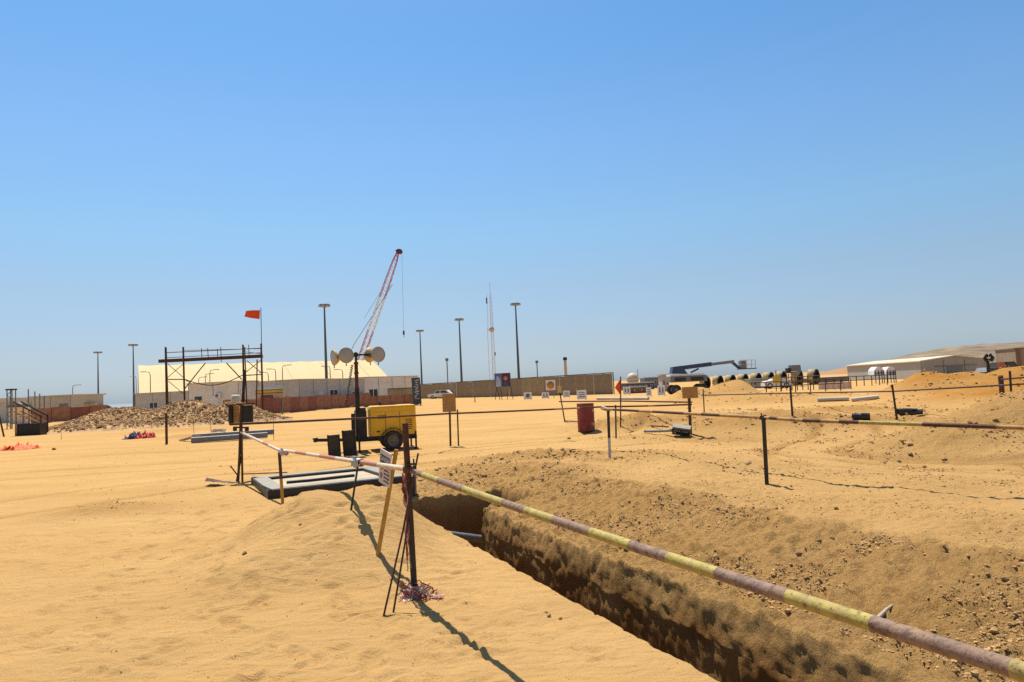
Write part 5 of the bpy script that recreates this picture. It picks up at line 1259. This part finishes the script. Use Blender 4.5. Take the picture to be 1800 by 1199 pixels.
def banner():
    Y = 76.0; A = gp(733, 713); Y = A.y; B = pt(741, 713, Y); z1 = ztop(728, 664, Y)-A.z; L = 15/FPX*Y; t = thing('banner_stand', 'tall dark grey banner stand with pale print right of the cabins', 'banner', (A.x-L*.5, A.y, A.z), R(4))
    z0 = .15; h = z1-z0; p = MB().box((L/2, 0, z0+h/2), (L, .08, h), Matrix.Rotation(R(-1.5), 3, 'Y')).build('panel', mat('banner_slate', (.055, .065, .075), .6, 0, .35, 2), t)
    rs = random.Random(6); q = MB()
    for i in range(9):
        zc = z0+h*(.90-.085*i); ww = rs.uniform(.25, .6)*L; q.box((L*.5+rs.uniform(-.15, .15)*L, -.047, zc), (ww, .012, h*rs.uniform(.025, .05)), Matrix.Rotation(rs.uniform(-.7, .7), 3, 'Y'))
    q.build('print', mat('banner_print', (.40, .42, .40), .7), p)
    for x in (0.1*L, .9*L): MB().box((x, .15, .07), (.12, .9, .14)).build('foot', RUST, t)
banner()
def awning_frame():
    A = ground_at(683, 90); rz = R(12); t = thing('open_shelter', 'low dark roofed open shelter behind the yellow canopy', 'shelter', A, rz); L = 3.4
    MB().box((L/2, 1.2, 2.05), (L, 2.6, .10)).build('roof', mat('dark_green_sheet', (.07, .08, .06), .7), t); MB().box((L/2, 2.4, 1.5), (L, .06, 1.0)).build('back_panel', CABING, t)
    for x in (.05, L-.05):
        for y in (.0, 2.45): MB().box((x, y, 1.0), (.08, .08, 2.0)).build('post', GREYM, t)
    MB().box((L/2, 1.0, .75), (L*.92, 1.2, .08)).build('bench_top', CABIN, t)
awning_frame()
# dry bush / bare tree before the fence
def bare_tree():
    b = gp(835, 707); t = thing('dry_tree', 'leafless thin tree in front of the long fence', 'tree', b); rs = random.Random(8)
    trunk = MB(); tw = MB()
    def br(m, p, d, L, r, lv):
        q = p+d*L; m.tube([p, p.lerp(q, .5)+Vector((rs.uniform(-.05, .05), rs.uniform(-.05, .05), 0))*L, q], [r, r*.8, r*.6], 5, caps=False)
        if lv == 0: return
        for k in range(rs.randint(2, 4)):
            e = (d+Vector((rs.uniform(-1, 1), rs.uniform(-.9, .9), rs.uniform(-.2, .7)))).normalized(); br(tw, p+d*L*rs.uniform(.6, 1), e, L*rs.uniform(.5, .75), r*.55, lv-1)
    br(trunk, Vector((0, 0, -.1)), Vector((.03, 0, 1)), 1.3, .07, 4)
    W_ = mat('dry_branch', (.26, .20, .12), .9, 0, .2, 5); trunk.build('trunk', W_, t); tw.build('crown', W_, t)
bare_tree()

# ================================================================== BACKGROUND: RIGHT
def pictogram_board(lab, px, yb, w_px, h_px, mark, tilt=0):
    b = gp(px, yb); k = b.y/FPX; w = w_px*k; h = h_px*k; t = thing('sign_panel', lab, 'sign', b, R(tilt), 'white sign panels in the middle distance')
    p = MB().box((0, 0, h*.55), (w, .05, h*.9), None, 0, .01).build('panel', WHITE, t)
    rs = random.Random(int(px)); q = MB()
    if mark == 'disc': q.lathe([(0, 0), (w*.26, 0), (w*.26, .01), (0, .01)], (0, -.026, h*.58), (0, -1, 0), 12)
    elif mark == 'bars':
        for i in range(2): q.box(((i-.5)*w*.4, -.03, h*.58), (w*.16, .012, h*.5))
    else:
        for i in range(3): q.box((0, -.03, h*(.36+.2*i)), (w*.6, .012, h*.07))
    q.build('print', mat('grey_print', (.16, .15, .15), .7), p)
    for s_ in (-1, 1): MB().box((s_*w*.38, .0, .02), (.10, .55, .09)).build('foot', WHITE, t)
for lab, px, yb, w, h, mk in (('white sign panel with a dark disc, leftmost of the row', 928, 703, 14, 13, 'disc'), ('white sign panel second from the left in the row', 959, 701, 13, 11, 'bars'), ('white sign panel behind the yellow plate post', 996, 699, 12, 12, 'rows'),
                              ('largest white sign panel above the red drum', 1023, 703, 17, 17, 'rows'), ('white sign panel right of the orange pennant', 1102, 694, 13, 14, 'bars'), ('white sign panel at the foot of the left sand heap', 1163, 696, 13, 18, 'bars'), ('white sign panel left of the tallest, by the sand heap', 1141, 697, 9, 16, 'rows')):
    pictogram_board(lab, px, yb, w, h, mk)
def round_sign():
    b = gp(969, 700); t = thing('round_sign', 'square cream board with a large orange disc before the fence', 'sign', b); k = b.y/FPX; z = ztop(969, 677, b.y)-b.z
    p = MB().box((0, 0, z), (17*k, .06, 18*k)).build('panel', CABIN, t); MB().lathe([(0, 0), (6.5*k, 0), (6.5*k, .02), (0, .02)], (0, -.03, z), (0, -1, 0), 20).build('disc', mat('orange_disc', (.45, .20, .04), .6, 0, .2, 3), p)
    for x in (-5*k, 5*k): MB().box((x, .06, z/2-.2), (.08, .06, z)).build('post', WOOD, t)
round_sign()
def dome_tank():
    b = ground_at(1113, 150); t = thing('dome_tank', 'cream spherical tank on a dark deck beyond the pennant', 'tank', b); z = ztop(1113, 666, 150)-b.z; r = 10.5/FPX*150
    pr = [(r*math.sin(a), -r*math.cos(a)) for a in np.linspace(.35, math.pi, 14)]
    MB().lathe(pr, (0, 0, z), (0, 0, 1), 24).build('vessel', mat('cream_vessel', (.56, .47, .33), .6, 0, .12, 1), t)
    for zz in (-.35, .1): MB().lathe([(r*.98, zz*r-.05), (r*1.02, zz*r), (r*.98, zz*r+.05)], (0, 0, z), (0, 0, 1), 24).build('band', GREYM, t)
    MB().box((0, 0, z/2-r*.45), (r*1.7, r*1.7, max(.3, z-r*.9))).build('deck', DARK, t); MB().tube([(r*.9, 0, 0), (r*.9, 0, z+r*1.55)], .06, 6).build('aerial', GREYM, t)
dome_tank()
def low_block(lab, px0, px1, py, Y, m, D=5, name='low_building', roofm=None, wins=4, cat='building'):
    A = ground_at(px0, Y); B = ground_at(px1, Y); rz, L = local_frame(A, B); h = ztop((px0+px1)/2, py, Y)-A.z; t = thing(name, lab, cat, A, rz)
    MB().box((L/2, D/2, h/2), (L, D, h)).build('wall', m, t); MB().box((L/2, D/2, h+.083), (L+.3, D+.3, .16)).build('roof', roofm or GALV, t)
    for i in range(wins):
        o = MB().box((L*(i+.5)/wins, -.02, h*.55), (L/wins*.5, .06, h*.36)).build('window', WHITE, t); MB().box((L*(i+.5)/wins, -.04, h*.55), (L/wins*.42, .05, h*.28)).build('pane', GLASS, o)
    return t
low_block('low grey long shed left of the boom lift', 1134, 1172, 664, 135, GREYM, wins=5)
low_block('dark low deck building under the cream dome tank', 1094, 1150, 674, 122, mat('dark_teal_wall', (.07, .09, .09), .7), roofm=GALV, wins=6)
low_block('pale pink panel cabin directly left of the boom lift', 1165, 1177, 660, 95, mat('pale_pink_panel', (.46, .36, .34), .7, 0, .1, 1), D=2.5, wins=2)
low_block('brown slatted low shed left of the grey warehouse', 1434, 1492, 664, 112, mat('brown_slats', (.20, .16, .12), .8, 0, .2, 1), roofm=mat('pale_sheet_roof', (.55, .48, .40), .6), wins=6)
low_block('white and green site office under the row of pipes', 1322, 1378, 667, 88, mat('white_green_wall', (.34, .36, .33), .7, 0, .15, 1), D=2.5, roofm=mat('green_grey_roof', (.20, .25, .20), .7), wins=5)
low_block('brown red low wall stretch behind the pennant', 1108, 1136, 681, 92, HOARD2, D=.3, wins=1, name='low_wall', cat='wall')

def boom_lift():
    Y = 74.0; b = ground_at(1212, Y); t = thing('boom_lift', 'dark blue boom lift with raised basket on a grey chassis', 'boom lift', b); k = Y/FPX
    def P(px, py, dy=0): return pt(px, py, Y+dy)
    z = lambda px, py: P(px, py)
    c = (P(1178, 658)+P(1243, 678))/2; w = P(1243, 668).x-P(1178, 668).x
    MB().box(c+Vector((0, .9, .12)), (w, 2.2, .62), None, 0, .06).build('chassis', GREYM, t, True)
    MB().box(c+Vector((-.1, .9, .52)), (w*.94, 2.0, .22), None, 0, .04).build('deck', CABIN, t, True)
    MB().box(c+Vector((w*.22, -.23, .10)), (w*.34, .10, .36), None, 0, .03).build('side_cover', DARK, t, True); MB().box(c+Vector((-w*.24, -.23, .10)), (w*.30, .10, .36), None, 0, .03).build('side_cover', DARK, t, True)
    for s_ in (-1, 1):
        for y in (-.15, 1.95):
            wh = MB().lathe([(.25, -.16), (.46, -.17), (.52, -.10), (.52, .10), (.46, .17), (.25, .16)], Vector((c.x+s_*w*.36, c.y+y, b.z+.5)), (0, 1, 0), 20).build('wheel', RUBBER, t, True)
            MB().lathe([(0, -.12), (.24, -.13), (.26, .13), (0, .12)], Vector((c.x+s_*w*.36, c.y+y, b.z+.5)), (0, 1, 0), 12).build('rim', GREYM, wh, True)
    MB().prism([P(1181, 657), P(1209, 657), P(1203, 649), P(1198, 643), P(1183, 645)], (0, 1.3, 0)).build('turret', BLUE, t, True)
    MB().bar(P(1196, 647, .4), P(1250, 640, .4), .40, .42).build('lower_boom', BLUE, t, True)
    MB().bar(P(1238, 642, .4), P(1290, 635.5, .4), .30, .30).build('boom_extension', mat('grey_blue_boom', (.16, .18, .21), .5, 0, .1, 2), t, True)
    MB().bar(P(1214, 655, .4), P(1228, 648, .4), .15, .16).build('lift_cylinder', BLUE, t, True)
    MB().bar(P(1286, 636, .4), P(1300, 648, .4), .24, .26).build('jib', BLUE, t, True)
    MB().box((P(1302, 634, .4)+P(1308, 648, .4))/2, (.55, .9, .82), None, 0, .05).build('control_box', GREYM, t, True)
    MB().box((P(1298, 649, .4)+P(1328, 647.5, .4))/2, (1.75, 1.0, .10), None, 0, .02).build('basket_floor', BLUE, t, True)
    for py in (632.5, 640):
        for dy in (-.1, .9): MB().tube([P(1300, py+.6, dy), P(1328, py, dy)], .03, 6).build('guard_rail', GALV, t, True)
    for px in (1313, 1321, 1328):
        for dy in (-.1, .9): MB().tube([P(px, 632.5, dy), P(px, 648, dy)], .03, 6).build('guard_post', GALV, t, True)
boom_lift()
def pipe_row():
    """concrete pipe rings lying side by side, mouths turned to the right"""
    spots = [1240, 1263, 1285, 1307, 1330, 1352, 1374, 1402, 1431]
    names = ['first', 'second', 'third', 'fourth', 'fifth', 'sixth', 'seventh', 'eighth', 'last']
    src = None
    for i, px in enumerate(spots):
        Y = 99-1.0*i*.35; b = ground_at(px, Y); r = .86+.02*i; L = 1.0
        t = thing('concrete_pipe', 'sand coloured pipe ring with dark mouth, %s from the left in the long row' % names[i], 'pipe', b, R(-42), 'pipe rings in a row')
        if src is None:
            o = MB().lathe([(1.0, -L/2), (1.0, L/2), (.86, L/2), (.86, L/2-.05)], (0, 0, 1.0), (1, 0, 0), 24).build('shell', CONC, t)
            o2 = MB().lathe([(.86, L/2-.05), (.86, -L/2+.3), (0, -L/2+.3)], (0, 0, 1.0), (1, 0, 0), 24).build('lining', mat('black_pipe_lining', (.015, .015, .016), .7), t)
            o3 = MB().lathe([(.84, L/2+.002), (1.01, L/2+.004), (1.01, L/2-.16), (1.0, L/2-.17)], (0, 0, 1.0), (1, 0, 0), 24).build('rim_band', BLACK, t); src = (o, o2, o3)
        else:
            for o in src: part(o, t)
        t.scale = (r, r, r)
pipe_row()
def hopper():
    Y = 86.0; b = ground_at(1397, Y); t = thing('grey_hopper', 'grey box hopper standing on a dark frame above the pipe row', 'hopper', b)
    def P(px, py, dy=0): return pt(px, py, Y+dy)
    MB().prism([P(1392, 642), P(1407, 641.5), P(1408.5, 652), P(1393.5, 653)], (0, 1.2, 0)).build('bin', GREYM, t, True); MB().prism([P(1394, 653.5), P(1408, 652.5), P(1404, 660), P(1397, 660)], (0, 1.0, 0)).build('chute', mat('hopper_tan', (.25, .21, .16), .7), t, True)
    MB().box((P(1385, 647)+P(1391, 656))/2+Vector((0, .5, 0)), (.4, .8, .62), None, 0, .03).build('motor', BLACK, t, True)
    for px in (1386, 1397, 1407):
        for dy in (.1, 1.1): a = P(px, 657, dy); MB().tube([Vector((a.x, a.y, b.z)), a], .06, 6).build('leg', DARK, t, True)
hopper()
def rack(lab, px0, px1, py_t, Y, n, rows, m=RUST):
    A = ground_at(px0, Y); B = ground_at(px1, Y-2); rz, L = local_frame(A, B); h = ztop(px0, py_t, Y)-A.z; t = thing('pipe_rail_fence', lab, 'rail fence', A, rz, 'rail fences in the right distance')
    for i in range(n): MB().tube([(L*i/(n-1), 0, -.05), (L*i/(n-1)+.03, 0, h)], .045, 6).build('post', m, t)
    for j in range(rows): z = h*(1-.38*j)-.05; MB().tube([(-.2, -.05, z), (L+.2, -.05, z+.04)], .04, 6).build('rail', m, t)
rack('rusty rail fence crossing in front of the pipe row', 1322, 1478, 672, 62, 7, 2)
rack('rusty rail fence in front of the grey hopper', 1374, 1440, 663, 70, 8, 2, DARK)
rack('thin rail fence before the warehouse and wrapped bundles', 1440, 1560, 664, 76, 10, 2, DARK)
def red_white_boards():
    A = ground_at(1440, 66); B = ground_at(1496, 64); rz, L = local_frame(A, B); t = thing('safety_fence', 'pink and white safety mesh strip before the brown shed', 'safety fence', A, rz)
    for i in range(12): MB().box((L*(i+.5)/12, 0, .35), (L/12*.97, .04, .62)).build('mesh_panel', mat('pink_mesh', (.55, .36, .28), .8, 0, .1, 2) if i % 2 else mat('pale_mesh', (.58, .46, .36), .8, 0, .1, 2), t)
    for i in range(5): MB().tube([(L*i/4, .06, -.05), (L*i/4, .06, .95)], .035, 6).build('stake', RUST, t)
red_white_boards()
def warehouse():
    Yc = 128.0; Cn = ground_at(1620, Yc); z0 = -.62
    Ln = pt(1490, 660, 168.0); Rn = pt(1733, 655, 142.0)
    ze = ztop(1620, 634.5, Yc); zl = ztop(1490, 640, 168.0); zr = ztop(1733, 631, 142.0)
    c = Vector((Cn.x, Yc, z0)); l = Vector((Ln.x, 168.0, z0)); r_ = Vector((Rn.x, 142.0, z0)); t = thing('warehouse', 'long grey warehouse with pale low pitched roof below the hill', 'warehouse', c)
    ap = pt(1672, 625.5, (Yc+142)/2); far = l+(r_-c)
    u = Vector((0, 0, 1)); cz = Vector((c.x, c.y, ze)); lz = Vector((l.x, l.y, ze)); rz_ = Vector((r_.x, r_.y, ze)); fz = Vector((far.x, far.y, ze)); a = Vector(((c.x+r_.x)/2, (c.y+r_.y)/2, ap.z)); a2 = a+(l-c)
    V = [c, l, far, r_, cz, lz, fz, rz_, a, a2]
    MB().add(V, [(0, 4, 5, 1), (0, 3, 7, 8, 4), (3, 2, 6, 7), (1, 5, 9, 6, 2)]).build('wall', SHED, t, True)
    out = (c-r_).normalized()*.5; fw = (c-l).normalized()*.5; up = Vector((0, 0, .06))
    rv = [cz+out+fw+up, lz+out-fw+up, a2-fw+up*2, a+fw+up*2, rz_-out+fw+up, fz-out-fw+up]
    MB().add(rv+[p-up*3 for p in rv], [(0, 3, 2, 1), (3, 4, 5, 2), (6, 7, 8, 9), (9, 8, 11, 10), (0, 1, 7, 6), (0, 6, 9, 3), (3, 9, 10, 4), (4, 10, 11, 5)]).build('roof', SHEDR, t, True)
    g = (r_-c); n_ = Vector((-g.y, g.x, 0)).normalized()*-1
    if n_.y > 0: n_ = -n_
    for f in (.0, .33, .66, 1.0):
        p = c+g*f+n_*.04; MB().bar(p, p+u*(ze-z0-.05), .10, .06, up=n_).build('cladding_joint', mat('shed_joint', (.19, .18, .16), .6), t, True)
    p0 = c+g*.38+n_*.06; p1 = c+g*.62+n_*.06; MB().add([p0, p1, p1+u*2.1, p0+u*2.1], [(0, 1, 2, 3)]).build('roller_door', mat('grey_green_door', (.15, .18, .17), .6, 0, .1, .6), t, True)
    MB().bar(c+g*.2+n_*.12+u*2.25, c+g*.85+n_*.12+u*2.25, .12, .14).build('door_track', GREYM, t, True)
    lg = (l-c); nl = Vector((-lg.y, lg.x, 0)).normalized(); nl = nl if nl.y < 0 else -nl
    for f in (.12, .35, .55, .80): p = c+lg*f+nl*.06+u*(ze-z0-.9); MB().bar(p-lg.normalized()*.35, p+lg.normalized()*.35, .06, .35).build('vent', DARK, t, True)
warehouse()
def wrapped_bundles():
    for px0, px1, lab in ((1532, 1551, 'white wrapped bundle at the left in front of the warehouse'), (1553, 1571, 'white wrapped bundle at the right in front of the warehouse')):
        Y = 84.0; b = ground_at((px0+px1)/2, Y); w = (px1-px0)/FPX*Y; h = ztop((px0+px1)/2, 645, Y)-b.z; t = thing('wrapped_bundle', lab, 'bundle', b, R(6), 'wrapped bundles by the warehouse')
        pr = []
        V = []; nx, ny = 12, 8
        for i in range(nx+1):
            a = math.pi*i/nx
            for j in range(ny+1):
                bul = 1+.06*float(pn(i*.8+px0, j*.9, 3)); V.append((-w/2*math.cos(a)*bul, -.6+1.2*j/ny, .9+(h-.9)*math.sin(a)**.6*bul))
        MB().add(V, [(i*(ny+1)+j, (i+1)*(ny+1)+j, (i+1)*(ny+1)+j+1, i*(ny+1)+j+1) for i in range(nx) for j in range(ny)], 0, True).add([V[i*(ny+1)] for i in range(nx+1)], [tuple(range(nx+1))]).build('wrapping', WHITE, t)
        for s_ in (-1, -.2, .5, 1):
            MB().bar((s_*w*.42, -.66, 0), (s_*w*.42, -.66, h*.78), .07, .07).build('crate_post', BLACK, t)
        for z in (.5, .95, h*.62): MB().bar((-w*.46, -.67, z), (w*.46, -.67, z), .06, .07).build('crate_rail', BLACK, t)
wrapped_bundles()
def dark_lamp_tower():
    Y = 60.0; b = ground_at(1737, Y); t = thing('lamp_tower', 'dark silhouette of a lamp tower with clustered floodlights at right', 'lamp tower', b)
    def P(px, py): return pt(px, py, Y)
    MB().tube([Vector((P(1738, 656).x, Y, b.z)), P(1736, 634)], .14, 8).build('mast', BLACK, t, True); MB().bar(P(1730, 632), P(1743, 631), .1, .12).build('crossbar', BLACK, t, True)
    for px, py in ((1733, 625.5), (1740, 625), (1730, 630), (1744, 629), (1733, 634), (1742, 633)): MB().lathe([(.06, -.10), (.17, .06), (.17, .10), (0, .10)], P(px, py), (.4, -.9, .1), 12).build('floodlight', BLACK, t, True)
    MB().box(P(1738, 657)+Vector((0, .5, -.25)), (1.3, 1.0, .8), None, 0, .08).build('trailer', BLACK, t, True)
dark_lamp_tower()
q = ground_at(1722, 64); t = thing('silver_pickup', 'grey pickup parked beside the dark lamp tower', 'vehicle', q, R(5)); small_vehicle(t, 3.2, 1.7, 1.35, GREYM, GREYM)
q = ground_at(1741, 66); t = thing('dark_van', 'dark van parked right of the lamp tower at the right edge', 'vehicle', q, R(-4)); small_vehicle(t, 3.0, 1.7, 1.8, DARK, DARK)
def orange_board():
    Y = 44.0; b = ground_at(1762, Y); t = thing('orange_notice_board', 'faded orange notice board standing in front of the rocky hill', 'sign', b)
    c = (pt(1755, 637.5, Y)+pt(1766.5, 652, Y))/2; w = 11.5/FPX*Y; h = 15/FPX*Y
    MB().box(c, (w, .05, h), Matrix.Rotation(R(-3), 3, 'Y'), 0, .01).build('panel', mat('faded_orange_board', (.42, .13, .045), .7, 0, .25, 4), t, True)
    for dx in (-w*.3, w*.3): MB().tube([Vector((c.x+dx, Y+.05, b.z)), c+Vector((dx, .05, 0))], .035, 6).build('post', RUST, t, True)
    b = ground_at(1763, 30); b.z = gz(b.x, 30); t = thing('dark_barrel', 'dark barrel standing behind the right mound', 'barrel', b); r = 4.2/FPX*30; zt = ztop(1763, 661, 30)-b.z; zb = 0
    MB().lathe([(0, 0), (r, 0), (r*1.03, .03), (r, .06), (r, zt*.48), (r*1.04, zt*.5), (r, zt*.52), (r, zt-.04), (r*1.03, zt), (0, zt)], (0, 0, 0), (0, 0, 1), 16).build('shell', RUST, t); MB().lathe([(0, zt+.01), (r*.9, zt+.01), (r*.9, zt+.03), (0, zt+.03)], (0, 0, 0), (0, 0, 1), 16).build('lid', DARK, t)
orange_board()
def edge_building():
    Y = 120.0; A = ground_at(1788, Y); z0 = -.6; h = ztop(1790, 613.5, Y)-z0; t = thing('brown_building', 'tall brown rendered building cut by the right picture edge', 'building', (A.x, A.y, z0), R(-18))
    MB().box((6, 5, h/2), (12, 10, h)).build('wall', mat('brown_render', (.26, .19, .13), .85, 0, .2, .6, 0, .2), t); MB().box((6, 5, h+.1), (12.3, 10.3, .2)).build('roof', mat('brown_parapet', (.17, .11, .07), .8), t); MB().box((.35, -.06, h/2), (.6, .14, h)).build('corner_pier', mat('brown_parapet', (.17, .11, .07), .8), t)
    o = MB().box((4, -.03, h*.55), (1.4, .08, 1.2)).build('window', WHITE, t); MB().box((4, -.06, h*.55), (1.2, .06, 1.0)).build('pane', GLASS, o)
edge_building()
# pale pipes laid on the ground in the right yard
for lab, a, b, r in (('pale pipe laid on the ground before the orange sand, left length', (1437, 706), (1492, 704), .10), ('pale pipe laid on the ground before the orange sand, right length', (1497, 706), (1545, 701), .10), ('pale pipe laid on the ground right of the sign panels', (1050, 703), (1140, 703), .13)):
    A = gp(*a)+Vector((0, 0, r)); B = gp(*b)+Vector((0, 0, r)); o = MB().tube([A, A.lerp(B, .5), B], r, 10).build('pale_pipe', mat('pale_pipe', (.50, .44, .35), .6, 0, .15, 2, 0, .3)); recentre(o); tag(o, lab, 'pipe')
q = gp(1345, 684); t = thing('white_vehicle', 'small white vehicle parked before the pipe row', 'vehicle', q, R(-3)); small_vehicle(t, 3.0, 1.6, 1.1, WHITE, WHITE)
o = MB().box(pt(1365, 668, 64), (.7, .06, .6), None, 0, .01).build('panel', mat('yellow_small_board', (.55, .40, .02), .6)); b = ground_at(1365, 64); o.data.transform(Matrix.Translation(-b)); t = thing('yellow_board', 'small yellow board on a post before the pipe row', 'sign', b); o.parent = t; MB().tube([(0, .05, 0), (.1, .05, 2.0)], .04, 6).build('post', RUST, t)
